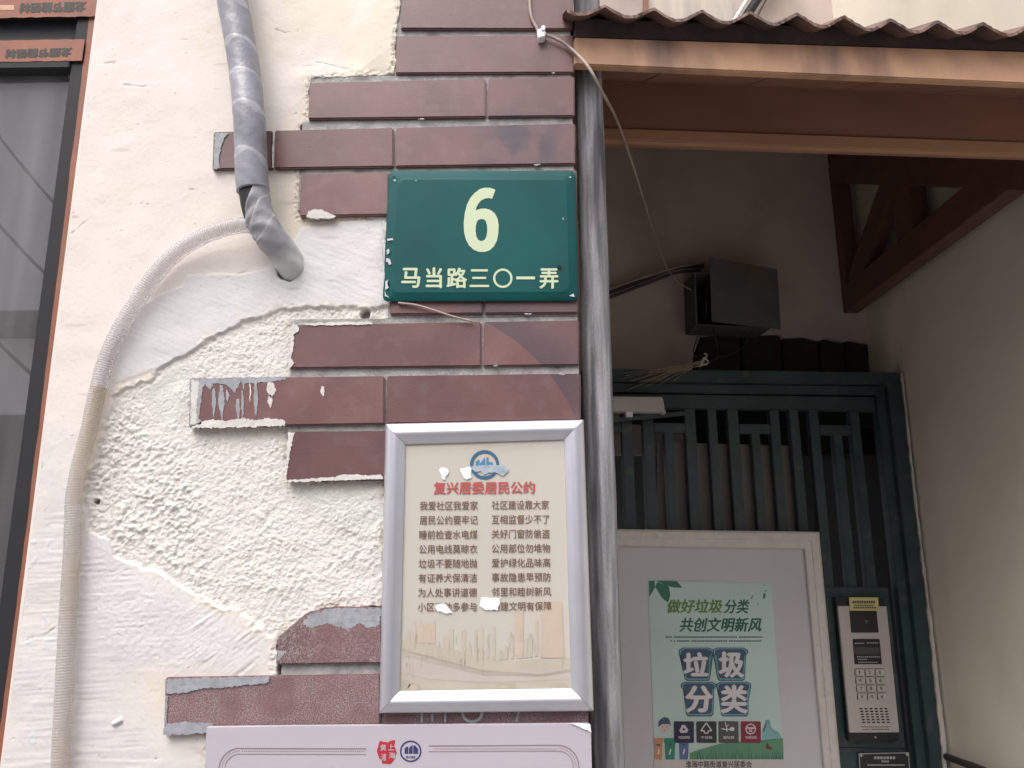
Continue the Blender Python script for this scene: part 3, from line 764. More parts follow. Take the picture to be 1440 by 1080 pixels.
# ------------------------------------------------------------------ drain hose
hs_ = [(356, 318, .036), (338, 317, .034), (312, 323, .030), (285, 333, .026), (252, 353, .022), (222, 382, .020), (195, 420, .018), (168, 464, .017), (148, 510, .016), (136, 555, .016), (125, 605, .017), (112, 655, .018), (104, 700, .018), (102, 760, .018), (98, 830, .018), (94, 900, .018), (90, 980, .018), (86, 1060, .018), (82, 1160, .018)]
hp, HL = resample(spline([WALL.at(*p) for p in hs_], 260), .00078)
hz1, hz2 = WALL.at(130, 548).z, WALL.at(110, 712).z
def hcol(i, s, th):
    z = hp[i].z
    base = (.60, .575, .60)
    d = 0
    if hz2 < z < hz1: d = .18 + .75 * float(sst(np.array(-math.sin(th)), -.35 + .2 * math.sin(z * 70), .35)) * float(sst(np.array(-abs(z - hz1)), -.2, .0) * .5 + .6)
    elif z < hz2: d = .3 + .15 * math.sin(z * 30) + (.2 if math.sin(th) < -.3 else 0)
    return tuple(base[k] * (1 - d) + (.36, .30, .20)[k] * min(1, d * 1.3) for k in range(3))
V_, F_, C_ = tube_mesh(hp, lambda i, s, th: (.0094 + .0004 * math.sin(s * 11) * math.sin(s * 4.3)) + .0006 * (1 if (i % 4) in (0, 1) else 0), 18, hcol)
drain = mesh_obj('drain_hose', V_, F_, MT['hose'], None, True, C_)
tag(drain, 'cloudy ribbed plastic drain hose curving down the cream wall from the lagged pipe', 'hose')

# ------------------------------------------------------------------ number plate
SP = [(547, 240), (809, 240), (813, 423), (538, 424)]
sign = thing('number_plate', WALL.at(675, 424, .014), 'green enamel street plate with a cream 6 and address characters', 'sign')
def round_quad(q, r, n=5):
    out = []
    for i in range(4):
        p = Vector(q[i]); a = (Vector(q[i - 1]) - p).normalized(); b = (Vector(q[(i + 1) % 4]) - p).normalized()
        A0, B0 = p + a * r, p + b * r
        for k in range(n + 1):
            t = k / n; out.append(tuple((A0 * (1 - t) ** 2 + p * 2 * t * (1 - t) + B0 * t * t)))
    return out
def inset_quad(q, d):
    (a, b, c, e) = q; return [(a[0] + d, a[1] + d), (b[0] - d, b[1] + d), (c[0] - d, c[1] - d), (e[0] + d, e[1] - d)]
bm = bmesh.new()
loops = []
for d, r, o_ in ((0, 9, .0135), (0, 9, .0160), (1.0, 8.5, .0166), (9, 7, .0166), (11.5, 12, .0178), (13, 14, .0180)):
    loops.append([bm.verts.new(WALL.at(x, y, o_)) for x, y in round_quad(inset_quad(SP, d), r)])
for la, lb in zip(loops, loops[1:]):
    k = len(la)
    for i in range(k): bm.faces.new((la[i], la[(i + 1) % k], lb[(i + 1) % k], lb[i]))
bm.faces.new(loops[-1]); bm.faces.new(loops[0][::-1])
plate = bm_obj('plate', bm, MT['teal'], sign)
for f in plate.data.polygons: f.use_smooth = len(f.vertices) == 4
plate.data.materials[0] = MT['teal']
# digit drawn from its own outline (in units of the zoomed plate: x/4.8+530, y/4.8+230)
outer = [(800, 178), (785, 170), (760, 163), (725, 163), (695, 172), (660, 198), (630, 232), (607, 280), (593, 335), (586, 400), (588, 460), (600, 510), (622, 553), (655, 583), (690, 596), (725, 597), (760, 586), (790, 560), (810, 520), (820, 470), (822, 415), (814, 370), (795, 335), (765, 312), (735, 304), (705, 304), (685, 309), (668, 318), (672, 295), (685, 270), (705, 248), (730, 236), (755, 233), (778, 237)]
inner = [(705, 374), (725, 378), (737, 392), (744, 420), (745, 455), (740, 490), (728, 514), (705, 524), (684, 515), (671, 492), (666, 455), (668, 420), (676, 392), (688, 378)]
cu = bpy.data.curves.new('digit', 'CURVE'); cu.dimensions = '2D'; cu.fill_mode = 'FRONT'
for lp in (outer, inner):
    s_ = cu.splines.new('POLY'); s_.points.add(len(lp) * 1 - 1)
    for i, p in enumerate(lp): s_.points[i].co = (p[0], -p[1], 0, 1)
    s_.use_cyclic_u = True
co_ = bpy.data.objects.new('digit', cu); C.objects.link(co_)
dg = bpy.context.evaluated_depsgraph_get(); dg.update(); me_ = bpy.data.meshes.new_from_object(co_.evaluated_get(dg), depsgraph=dg)
DV = [WALL.at(530 + v.co.x / 4.8, 230 - v.co.y / 4.8, .0184) for v in me_.vertices]; DF = [tuple(p.vertices) for p in me_.polygons]
bpy.data.objects.remove(co_); bpy.data.curves.remove(cu); bpy.data.meshes.remove(me_)
mesh_obj('digit', DV, DF, MT['cream_ink'], sign)
zx = lambda x: 530 + x / 4.8
zy = lambda y: 230 + y / 4.8
chs = [('马', 168, 290, 706, 836), ('当', 333, 437, 703, 838), ('路', 474, 606, 705, 838), ('三', 628, 756, 715, 832), ('一', 942, 1066, 764, 780), ('弄', 1100, 1222, 710, 842)]
for ch, x0, x1, y0, y1 in chs:
    text_obj('character', [(ch, [(zx(x0), zy(y0)), (zx(x1), zy(y0)), (zx(x1), zy(y1)), (zx(x0), zy(y1))], .028 if ch not in '一三' else .012)], WALL, .0184, MT['cream_ink'], sign)
print_obj('character', ring_polys(zx(850), zy(774), 10.6, 13.6), WALL, .0184, MT['cream_ink'], sign)
for i, pts in enumerate(([(545, 336), (552, 335), (553, 337), (545, 339)], [(544, 352), (547, 350), (547, 356), (544, 358)], [(543, 363), (548, 364), (550, 371), (547, 373), (545, 368), (543, 368)], [(541.5, 396), (546, 393), (545, 400), (547, 405), (541.5, 408)], [(541, 408), (543, 414), (547, 419), (541.5, 416)], [(800, 416), (806, 413), (808, 418)], [(553, 253), (556, 252), (556, 255)], [(584, 253), (586, 253), (585, 255)], [(792, 305), (793, 309), (791, 308)])):
    print_obj('enamel_chip', [ragged(pts, .5, 3, i + 90)], WALL, .0183 if i not in (0, 1, 2, 3, 4, 5) else .0183, MT['chip'], sign)
print_obj('enamel_chip', [ragged([(538.5, 310), (541, 310), (540.5, 395), (538.3, 410)], .4, 5, 77)], WALL, .0172, MT['chip'], sign)
print_obj('fixing_hole', [ellipse(787, 376, 3.2)], WALL, .0186, MT['dark'], sign)
print_obj('fixing_hole', [ellipse(554, 249, 1.2)], WALL, .0172, MT['dark'], sign)
print_obj('fixing_hole', [ellipse(802, 249, 1.2)], WALL, .0172, MT['chip'], sign)

# ------------------------------------------------------------------ aluminium notice board
NB = thing('notice_board', WALL.at(684, 1002, .012), 'silver snap frame holding a residents covenant of brown Chinese verses', 'notice board')
O_ = [(542, 596), (821, 590), (835, 1000), (533, 1003)]; I_ = [(570, 625), (793, 618), (803, 968), (562, 972)]
prof = [(0, .012), (0, .0215), (.05, .0232), (.2, .0262), (.38, .0275), (.55, .0268), (.72, .0245), (.88, .0215), (1.0, .0205), (1.0, .0185)]
for i in range(4):
    j = (i + 1) % 4; V_, F_ = [], []
    for t, h in prof:
        for k in (i, j):
            x = O_[k][0] + (I_[k][0] - O_[k][0]) * t; y = O_[k][1] + (I_[k][1] - O_[k][1]) * t
            o2 = k2 = O_[j if k == i else i]; l = math.hypot(o2[0] - O_[k][0], o2[1] - O_[k][1])
            V_.append(WALL.at(x + (o2[0] - O_[k][0]) / l * .25, y + (o2[1] - O_[k][1]) / l * .25, h))
    for q in range(len(prof) - 1): F_.append((q * 2, q * 2 + 1, q * 2 + 3, q * 2 + 2))
    o = mesh_obj('frame_rail', V_, F_, MT['metal_frame'], NB)
    for p in o.data.polygons: p.use_smooth = p.index > 0
slab('backboard', O_, WALL, .0125, .0006, MT['dark'], NB)
post = slab('poster', [(566, 620), (797, 614), (807, 972), (558, 976)], WALL, .0186, .002, MT['paper'], NB)
NP = .0189
cols_p = {'a': srgb(181, 173, 158), 'b': srgb(188, 171, 156), 'c': srgb(174, 167, 150), 'd': srgb(184, 174, 168)}
for k, v in cols_p.items(): MT['pr_' + k] = mk('faint_print', v, .55, var=.05, vscale=30)
rnd = random.Random(9)
print_obj('printed_ground', [[(563, 900), (600, 905), (700, 930), (803, 925), (803.5, 967), (562, 970)]], WALL, NP, MT['pr_a'], post)
print_obj('printed_river', [[(563, 915), (600, 925), (680, 945), (803, 940), (803, 955), (690, 960), (600, 955), (563, 945)]], WALL, NP + .00015, MT['pr_d'], post)
tw = []
for k in range(26):
    x = 572 + k * 8.6; h = rnd.uniform(8, 52); wd = rnd.uniform(4, 8); b0 = 918 + 10 * math.sin(k / 8)
    tw.append([(x, b0 - h), (x + wd, b0 - h + rnd.uniform(-2, 2)), (x + wd, b0), (x, b0)])
print_obj('printed_skyline', tw, WALL, NP + .0001, MT['pr_a'], post)
for tq in ([(724, 858), (736, 858), (736, 922), (724, 922)], [(762, 846), (790, 846), (794, 925), (760, 925)], [(587, 880), (612, 874), (612, 905), (587, 905)]): print_obj('printed_tower', [tq], WALL, NP + .0002, MT['pr_b'], post)
ln = []
for k in range(60):
    x = rnd.uniform(570, 795); y = rnd.uniform(880, 935); ln += line_polys([(x, y), (x + rnd.uniform(-1, 1), y + rnd.uniform(5, 20))], .7)
for k in range(4): ln += line_polys([(563, 912 + k * 3), (610, 925 + k * 2.5), (680, 943 + k * 2), (760, 948 + k), (803, 941 + k)], .8)
print_obj('printed_lines', ln, WALL, NP + .0003, MT['pr_c'], post)
print_obj('printed_trees', [ellipse(570, 962, 8, 6), ellipse(583, 966, 9, 6), ellipse(712, 964, 14, 5), ellipse(785, 965, 14, 5)], WALL, NP + .00025, MT['pr_c'], post)
print_obj('printed_trees', [ellipse(581, 967, 6, 3.5), ellipse(708, 966, 8, 3)], WALL, NP + .00035, MT['pr_b'], post)
NT = NP + .0004
print_obj('emblem', ring_polys(681.5, 653.5, 16.2, 20.6), WALL, NT, MT['blue_ink'], post)
MT['film'] = mk('faded_film_scrap', srgb(160, 172, 184), .5, var=.2, vscale=120)
MT['blue2'] = mk('mid_blue_ink', srgb(62, 128, 165), .5, var=.05)
print_obj('emblem', [[(669, 649), (674, 646), (674, 657), (669, 657)], [(675, 652), (682, 643), (682, 660), (675, 658)], [(684, 643), (687, 643), (687, 650), (693, 650), (693, 656), (684, 658)], [(673, 660), (692, 660), (688, 663), (678, 664)]], WALL, NT, MT['blue2'], post)
text_obj('title', [('复兴居委居民公约', [(610, 678), (752, 677), (752, 694), (610, 695)], .032)], WALL, NT, MT['red_ink'], post)
Lc = ['我爱社区我爱家', '居民公约要牢记', '睡前检查水电煤', '公用电线莫晾衣', '垃圾不要随地抛', '有证养犬保清洁', '为人处事讲道德', '小区活动多参与']
Rc = ['社区建设靠大家', '互相监督少不了', '关好门窗防偷盗', '公用部位勿堆物', '爱护绿化品味高', '事故隐患早预防', '邻里和睦树新风', '创建文明有保障']
its = []
for k in range(8):
    y = 711.5 + k * 20.35; dxl = -k * .4
    its.append((Lc[k], [(590.5 + dxl, y - 6.5), (672 + dxl * .6, y - 7), (672 + dxl * .6, y + 5.5), (590.5 + dxl, y + 6)], .010))
    its.append((Rc[k], [(691.5, y - 7.5), (772 + k * .5, y - 8), (772 + k * .5, y + 4.5), (691.5, y + 5)], .010))
text_obj('verses', its, WALL, NT, MT['brown_ink'], post)
for i, pts in enumerate(([(617, 660), (622, 657), (630, 659), (631, 666), (627, 670), (626, 675), (621, 674), (620, 668)], [(647, 659), (655, 657), (663, 656), (662, 664), (663, 672), (656, 674), (650, 669)],
                         [(661, 656), (690, 654), (712, 655), (715, 661), (708, 670), (698, 665), (688, 664), (680, 668), (676, 662), (668, 664)], [(612, 852), (620, 848), (628, 850), (636, 862), (627, 863), (613, 858)], [(676, 840), (704, 841), (702, 850), (700, 858), (682, 858), (674, 852)])):
    tag_o = slab('paper_scrap', ragged(pts, .8, 3, i + 40), WALL, NT + .0005, .0004, MT['film' if i == 2 else 'white_bit'], post)

# ------------------------------------------------------------------ lower white sheet board
LB = thing('white_notice_sheet', WALL.at(560, 1150, .014), 'large white notice sheet with a red seal, blue emblem and double border', 'notice')
sheet = slab('sheet', [(290.5, 1022.5), (420, 1021), (826, 1017.5), (831, 1020), (833, 1110), (834, 1200), (280, 1215), (286, 1110)], WALL, .0215, .006, MT['sheet'], LB, .0004, 1)
slab('curled_corner', ragged([(803, 1017), (830, 1018), (832, 1030), (826, 1027)], .6, 4, 8), WALL, .0228, .0008, MT['white_bit'], sheet)
LP = .0218
def arc_corner(cx, cy, r, a0, a1): return ellipse(cx, cy, r, n=10, a0=a0, a1=a1)
lines = []
for r, wd in ((30, 1.6), (22, 1.0)):
    y = 1052 - (30 - 30) if r == 30 else 1060
    lines += line_polys([(515, y + 1)] + [(338, y + .5)] + [(338 - r * math.sin(R(t)), (y + r) - r * math.cos(R(t))) for t in range(10, 91, 10)] + [(338 - r, 1120)], wd)
    lines += line_polys([(603, y - 3)] + [(784, y - 4)] + [(784 + r * math.sin(R(t)), (y - 4 + r) - r * math.cos(R(t))) for t in range(10, 91, 10)] + [(784 + r, 1120)], wd)
for k in range(58):
    lines += line_polys([(340 + k * 3, 1056.5), (341.5 + k * 3, 1056.5)], 1.4); lines += line_polys([(610 + k * 3, 1053), (611.5 + k * 3, 1053)], 1.4)
for t in range(4, 90, 7):
    for cx, sg, oy in ((338, -1, 0), (784, 1, -4)):
        x, y = cx + sg * 26 * math.sin(R(t)), 1082 + oy - 26 * math.cos(R(t)); lines.append([(x - .7, y - .7), (x + .7, y - .7), (x + .7, y + .7), (x - .7, y + .7)])
print_obj('border', lines, WALL, LP, MT['line_ink'], sheet)
seal = print_obj('red_seal', [ragged([(533, 1042), (545, 1044), (555, 1040), (555, 1050), (558, 1058), (555, 1068), (548, 1074), (538, 1073), (533, 1066), (530, 1056)], .9, 3, 2)], WALL, LP, MT['seal_red'], sheet)
text_obj('seal_characters', [('黄', rect(535, 1047, 543, 1056), .02), ('浦', rect(536, 1060, 543, 1070), .02), ('上', rect(546, 1046, 554, 1055), .02), ('海', rect(547, 1058, 556, 1067), .02)], WALL, LP + .0003, MT['sheet'], seal)
print_obj('emblem', ring_polys(577.5, 1056.5, 13.0, 15.2) + [[(569, 1052), (574, 1049), (574, 1060), (569, 1060)], [(575, 1052), (580, 1047), (580, 1060), (575, 1060)], [(581, 1048), (583, 1048), (583, 1053), (588, 1053), (588, 1060), (581, 1060)]], WALL, LP, MT['navy_ink'], sheet)
text_obj('emblem_text', [('复兴居委', rect(571, 1063, 584, 1066.5), .02)], WALL, LP, MT['navy_ink'], sheet)

# ------------------------------------------------------------------ old grey pipe beside the pier
rp = .0185
pz0 = WALL.shift(-.03)
pa, pb = pz0.at(826, 40), pz0.at(855, 1080)
pdir = (pb - pa)
pa2 = pa - pdir * .12; pb2 = pb + pdir * 1.25
gp = thing('standing_grey_pipe', (pb2.x, pb2.y, 0), 'weathered grey vertical pipe standing between the brick pier and the entrance', 'pipe')
pth, _ = resample([pa2, pb2], .01)
def grp(i, s, th):
    return rp + .0035 * (s / 2.4) * .5 + .0003 * math.sin(s * 40 + th * 3) - (.0012 if abs((th - .25 - .03 * math.sin(s * 9)) ) < .045 else 0)
V_, F_, _ = tube_mesh(pth, grp, 72)
mesh_obj('pipe_shaft', V_, F_, MT['old_pipe'], gp, True)

# ------------------------------------------------------------------ lobby shell
bk_pt = lambda x, y: BACK.at(x, y)
XS = BACK.at(1222, 480).x
g_dir = Vector((math.cos(A), math.sin(A), 0))
def gate_pt(X_, z, plane): 
    t = (X_ - plane.o.x) / g_dir.x; p = plane.o + g_dir * t; return Vector((p.x, p.y, z))
sw = box3('side_wall', (XS, -.05, 0), (XS + .25, 6, 2.1), MT['side_wall']); 
SW = thing('cream_side_wall', (XS + .1, .5, 0), 'smooth cream wall on the right side of the entrance recess', 'wall')
bpy.data.objects.remove(sw)
box3('wall_face', (XS, .30, 0), (XS + .25, gate_pt(XS, 0, BACK).y + .02, 4.4), MT['side_wall'], SW)
box3('wall_face', (XS + .04, -.4, 0), (XS + .25, .298, 2.16), MT['side_wall'], SW)

# back wall above gate with a broken-out patch of very dark brick
for kk, q in enumerate((((1002, 455), (1010, 500), (994, 512)), ((986, 460), (975, 495), (990, 508)), ((1060, 462), (1040, 492), (1000, 506)))):
    tag(tube('hanging_wire', [BACK.at(q[0][0], q[0][1], .08), BACK.at(q[1][0], q[1][1], .09), BACK.at(q[2][0], q[2][1], .16)], .0016, MT['dark_cable'], None, 20, 6),
        ('short dark wire drooping straight under the junction box', 'short dark wire bowed left under the junction box corner', 'longest dark wire sagging from the right under the junction box')[kk], 'wire', 'wires hanging under the junction box')
bw = thing('lobby_back_wall', (0.5, 1.3, 2.0), 'dim plaster wall over the gate with a broken-out brick patch', 'wall')
zg = BACK.at(1000, 519).z
def bkpoly(name, pts, off, thick, mat, parent): return slab(name, pts, BACK, off, thick, MT[mat], parent)
xl_px = 700
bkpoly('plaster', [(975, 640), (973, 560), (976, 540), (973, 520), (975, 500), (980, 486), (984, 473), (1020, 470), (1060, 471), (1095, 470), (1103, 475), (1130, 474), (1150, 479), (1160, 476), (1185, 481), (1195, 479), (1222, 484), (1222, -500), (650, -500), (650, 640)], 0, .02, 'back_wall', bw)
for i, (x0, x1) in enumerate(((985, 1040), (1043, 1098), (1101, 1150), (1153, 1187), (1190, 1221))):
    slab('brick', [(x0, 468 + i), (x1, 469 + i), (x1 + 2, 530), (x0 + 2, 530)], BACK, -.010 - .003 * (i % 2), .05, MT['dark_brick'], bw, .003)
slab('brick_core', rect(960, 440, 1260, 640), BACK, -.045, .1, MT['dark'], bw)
up_w = thing('upper_house_wall', (1.0, 1.45, 2.9), 'pinkish rendered upper wall above the corrugated canopy', 'wall')
UP = BACK.shift(-.02)
slab('render', [(905, 130), (1900, 160), (1900, -700), (905, -700)], UP, .012, .1, MT['upper_wall'], up_w)
slab('pale_panel', [(913, 130), (1025, 130), (1035, -60), (910, -60)], UP, .022, .02, MT['pale_board'], up_w)
slab('dark_opening', [(700, 130), (905, 130), (905, -700), (700, -700)], UP, -.05, .05, MT['dark'], up_w)
slab('opening_jamb', [(905, 130), (912, 130), (912, -100), (905, -100)], UP, .03, .08, MT['brown_wood'], up_w)
dk = thing('roof_conduit', UP.at(1045, 60, .05), 'black ribbed conduit slanting up the wall above the canopy', 'conduit')
pth = spline([UP.at(1030, 50, .05), UP.at(1058, 10, .05), UP.at(1092, -45, .05)], 60)
V_, F_, _ = tube_mesh(pth, lambda i, s, t: .013 + .002 * (i % 2), 14); mesh_obj('ribbed_tube', V_, F_, MT['black_plastic'], dk, False)
tube('pale_tube', [UP.at(1020, 50, .06), UP.at(1044, 10, .06), UP.at(1078, -45, .06)], .006, MT['white_plastic'], dk, 20, 8)
tube('thin_tube', [UP.at(1050, 50, .06), UP.at(1071, 10, .06), UP.at(1101, -45, .06)], .004, MT['dark_cable'], dk, 20, 8)

# ------------------------------------------------------------------ canopy
cn = thing('timber_canopy', (.55, .3, 2.0), 'brown timber canopy with a corrugated tile-red sheet over the entrance', 'canopy')
slab('fascia_board', [(808, 52), (1560, 76), (1560, 122), (808, 90)], EAVE, 0, .012, MT['orange_wood'], cn, .0015)
fb = EAVE.at(1100, 100); 
zE = EAVE.at(1000, 97).z
# underside boards, rising to the back wall, each its own piece
pitch_ = math.tan(R(28)); back_d = (g0 - EAVE.o).dot(-GN) + .15
def roof_pt(u, d, dz=0):
    """u along the eave, d back from the fascia"""
    p = EAVE.o + g_dir * u - GN * d; return Vector((p.x, p.y, zE + .004 + d * pitch_ + dz))
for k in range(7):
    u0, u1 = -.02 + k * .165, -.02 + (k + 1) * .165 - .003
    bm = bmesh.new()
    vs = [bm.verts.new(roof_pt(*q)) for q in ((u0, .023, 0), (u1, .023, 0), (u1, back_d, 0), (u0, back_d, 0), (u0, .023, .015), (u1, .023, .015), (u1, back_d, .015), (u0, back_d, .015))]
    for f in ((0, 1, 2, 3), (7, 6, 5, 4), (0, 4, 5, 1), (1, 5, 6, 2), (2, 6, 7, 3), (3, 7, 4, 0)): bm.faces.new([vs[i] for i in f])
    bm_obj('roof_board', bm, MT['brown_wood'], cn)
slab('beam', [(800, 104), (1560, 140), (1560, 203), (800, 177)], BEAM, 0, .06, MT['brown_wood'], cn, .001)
slab('moulding', [(800, 177.5), (1560, 203.5), (1560, 221), (800, 194.5)], BEAM, .006, .012, MT['lit_wood'], cn, .002)  # coloured lighter than the beam to paint in its lit strip
# corrugated sheet
cp = 0.0615; ev = [EAVE.at(x, y, .012) for x, y in ((812, 18), (851, 6), (888, 20), (928, 8), (996, 10))]
u_of = lambda p: (p - EAVE.o).dot(g_dir)
ph0 = u_of(EAVE.at(851, 6, .03)); cp = (u_of(EAVE.at(1382, 36, .03)) - ph0) / 8.0
def corr(u):
    t = ((u - ph0) / cp) % 1.0; t = abs(t - round(t)) * 2      # 0 at a crest, 1 in a trough
    return .0165 * (1 - sst(np.array(t), 0, .95) * 1.0) if t > .12 else .0165 * (1 - .0)
def corr(u):
    t = ((u - ph0) / cp + .5) % 1.0 - .5; t = abs(t) * 2
    k = math.floor((u - ph0) / cp + .5); hsh = math.sin(k * 12.9) * .5
    return (.0150 + .0022 * hsh) * max(0.0, 1 - t / (.80 + .1 * hsh)) ** 1.15 + .0008 * math.sin(u * 90) + .0010 * math.sin(u * 23 + 1)
zc = EAVE.at(888, 22, .03).z
V_, F_ = [], []; us = np.linspace(-.012, 1.1, 330)
rows_d = (-.03, .0, .3, .7, back_d + .12)
zsh = lambda d: zc + (d + .03) * pitch_
rr3 = random.Random(2)
for lay in (0, 1):
    for d in rows_d:
        for u in us:
            p = EAVE.o + g_dir * float(u) - GN * d; jd = rr3.uniform(-.0007, .0007) if d < 0 else 0
            V_.append(Vector((p.x, p.y + jd * 2, zsh(d) + corr(float(u)) - lay * .0048 + jd)))
nu = len(us); nr = len(rows_d); lo_ = nr * nu
for r_ in range(nr - 1):
    for i in range(nu - 1):
        a = r_ * nu + i; F_.append((a, a + 1, a + 1 + nu, a + nu)); F_.append((lo_ + a, lo_ + a + nu, lo_ + a + 1 + nu, lo_ + a + 1))
for i in range(nu - 1): F_.append((i, lo_ + i, lo_ + i + 1, i + 1))
mesh_obj('corrugated_sheet', V_, F_, MT['tile_sheet'], cn)
# dark strip painted in for the shaded recess between fascia and sheet
slab('eave_shade_strip', [(808, 26), (1560, 52), (1560, 75.5), (808, 51.5)], EAVE, -.006, .018, mk('eave_shade_dark', (.07, .05, .045), .8, var=.3, vscale=30, stretch=(1, 1, 1), bump=.4), cn)
# truss
XT = BACK.at(1186, 440).x
TP = Plane((XT, 0, 0), (-1, 0, 0))
yb = gate_pt(XT, 0, BACK).y
zc0 = BACK.at(1188, 440).z; zc1 = zc0 + .074
rf0 = TP.at(1204, 256); rf1 = TP.at(1392, 262)
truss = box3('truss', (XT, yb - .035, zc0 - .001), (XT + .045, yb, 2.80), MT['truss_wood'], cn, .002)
X2 = Vector((1, 0, 0)); xm = XT + .0225
beam_between('bottom_chord', (xm, yb - .03, zc0 + .038), (xm, .17, zc0 + .038), X2, .0452, .076, MT['truss_wood'], truss)
dy, dzr = rf1.y - rf0.y, rf1.z - rf0.z; sl = dzr / dy
za = rf0.z + (yb - rf0.y) * sl
beam_between('rafter', (xm, yb, za + .045), (xm, .20, za + (.20 - yb) * sl + .045), X2, .0456, .09, MT['truss_wood'], truss)
wv = TP.at(1262, 330)
beam_between('web_post', (xm, wv.y - .03, zc1), (xm, wv.y - .03, za + (wv.y - yb) * sl + .02), X2, .042, .085, MT['truss_wood'], truss)
beam_between('web_brace', (xm, yb - .06, zc1 - .01), (xm, wv.y + .02, za + (wv.y - yb) * sl + .02), X2, .038, .075, MT['truss_wood'], truss)
# end verge of the roof on the side wall and wall above the recess on the left
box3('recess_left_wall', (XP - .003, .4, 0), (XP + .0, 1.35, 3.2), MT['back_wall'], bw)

# ------------------------------------------------------------------ gate
gate = thing('entrance_gate', GATE.at(1050, 1300), 'dark teal steel entrance gate with upright bars and boxed rails', 'gate')
def gbar(name, pts, off=0, th=.02, mat='gate', parent=None, bev=.0012): return slab(name, pts, GATE, off, th, MT[mat], parent or gate, bev)
# vertical world lines: x at another height
def vx(x, y, y2): return x + (x - 690) / (y + 4365) * (y2 - y)
def vbar(x0, x1, y0, y1, yr, off=0, th=.02, name='bar', sl_=.012):
    q = [(vx(x0, yr, y0), y0), (vx(x1, yr, y0), y0 + (x1 - x0) * sl_), (vx(x1, yr, y1), y1), (vx(x0, yr, y1), y1)]
    return gbar(name, q, off, th)
def hrail(y0, y1, x0, x1, yr, off=0, th=.02, name='rail', s0=.012):
    f = lambda x, y: y + (x - 870) * s0
    return gbar(name, [(vx(x0, yr, y0), f(x0, y0)), (vx(x1, yr, y0), f(x1, y0)), (vx(x1, yr, y1), f(x1, y1)), (vx(x0, yr, y1), f(x0, y1))], off, th)
hrail(519, 536, 820, 1266, 525, .03, .06, 'frame_head')
hrail(539, 551, 820, 1243, 525, .012, .03, 'head_rail')
hrail(554, 573, 820, 1232, 560, .0, .03, 'leaf_top_rail')
vbar(1246, 1268, 537, 1300, 525, .03, .06, 'frame_jamb')
vbar(1233, 1245, 554, 1300, 560, .012, .03, 'stile', 0)
BX = [(846, 860, 0), (876, 891, 0), (906, 921, 0), (936, 949, 1), (966, 981, 0), (999, 1011, 0), (1027, 1042, 0), (1059, 1071, 1), (1087, 1100, 0), (1115, 1128, 0), (1143, 1156, 0), (1175, 1187, 1), (1201, 1214, 0)]
for x0, x1, sh in BX:
    ytop = 574 + (x0 - 870) * .012
    y1 = 828 if x0 > 1130 else 1080
    vbar(x0, x1, (608 if sh else ytop - .5), y1, 640, -.004, .022)
for x0, x1 in ((921.5, 965.5), (1042.5, 1086.5), (1156.5, 1200.5)): hrail(594, 607.5, x0, x1, 640, -.005, .02, 'short_rail')
for x0, x1 in ((860.5, 875.5),): hrail(594, 607.5, x0, x1, 640, -.005, .02, 'short_rail')
gbar('lock_plate', [(vx(1120, 830, 828), 829), (vx(1229, 640, 828), 832), (vx(1229, 640, 1300), 1300), (vx(1120, 830, 1300), 1300)], .002, .03)
hrail(822, 830, 1120, 1229, 640, .004, .03, 'mid_rail')
gbar('lower_panel', [(820, 1081), (1180, 1081), (1230, 1500), (820, 1500)], 0, .02)
gbar('door_post', [(820, 560), (846, 560), (850, 1300), (820, 1300)], .0, .03)
# backing sheet and dark passage behind the bars
slab('backing_sheet', [(925, 622), (1122, 627), (1165, 1200), (925, 1200)], GATE, -.05, .006, MT['panel'], gate)
dimp = thing('inner_passage', (.6, 2.6, 0), 'dark passage glimpsed behind the bars of the teal gate', 'passage')
pp0 = BACK.shift(-1.2)
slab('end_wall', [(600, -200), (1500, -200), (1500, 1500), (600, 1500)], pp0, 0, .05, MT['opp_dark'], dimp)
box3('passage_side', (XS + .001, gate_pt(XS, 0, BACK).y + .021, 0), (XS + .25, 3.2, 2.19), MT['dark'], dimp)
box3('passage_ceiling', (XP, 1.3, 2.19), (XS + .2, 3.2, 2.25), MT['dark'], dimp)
slab('cross_rail', [(880, 575), (1240, 580), (1240, 600), (880, 596)], GATE, -.14, .02, MT['dark'], gate)

# foam line between jamb and side wall
fo = ragged([(1267.5, 524), (1270, 524), (1282, 640), (1297, 770), (1310, 870), (1330, 1040), (1332, 1090), (1329, 1090), (1306, 870), (1280, 640)], .8, 9, 6)
tag(slab('foam_bead', fo, GATE, .035, .02, MT['pale_board']), 'pale ragged foam bead sealing the teal gate jamb to the cream wall', 'sealant')

# door closer
dc = thing('door_closer', GATE.at(890, 570, .05), 'small white door closer box on the top of the teal gate', 'door closer')
slab('housing', [(840, 557), (932, 558), (936, 580), (840, 577)], GATE, .055, .035, MT['closer'], dc, .002)
slab('end_tab', [(926, 577), (936, 577.5), (936, 582), (932, 581)], GATE, .057, .02, MT['closer'], dc)
slab('pinion', [(880, 577), (890, 577), (890, 586), (881, 586)], GATE, .045, .02, MT['white_plastic'], dc, .001)
slab('arm', [(838, 590), (962, 578), (963, 584), (838, 596)], GATE, .034, .006, MT['gate'], dc, .001)

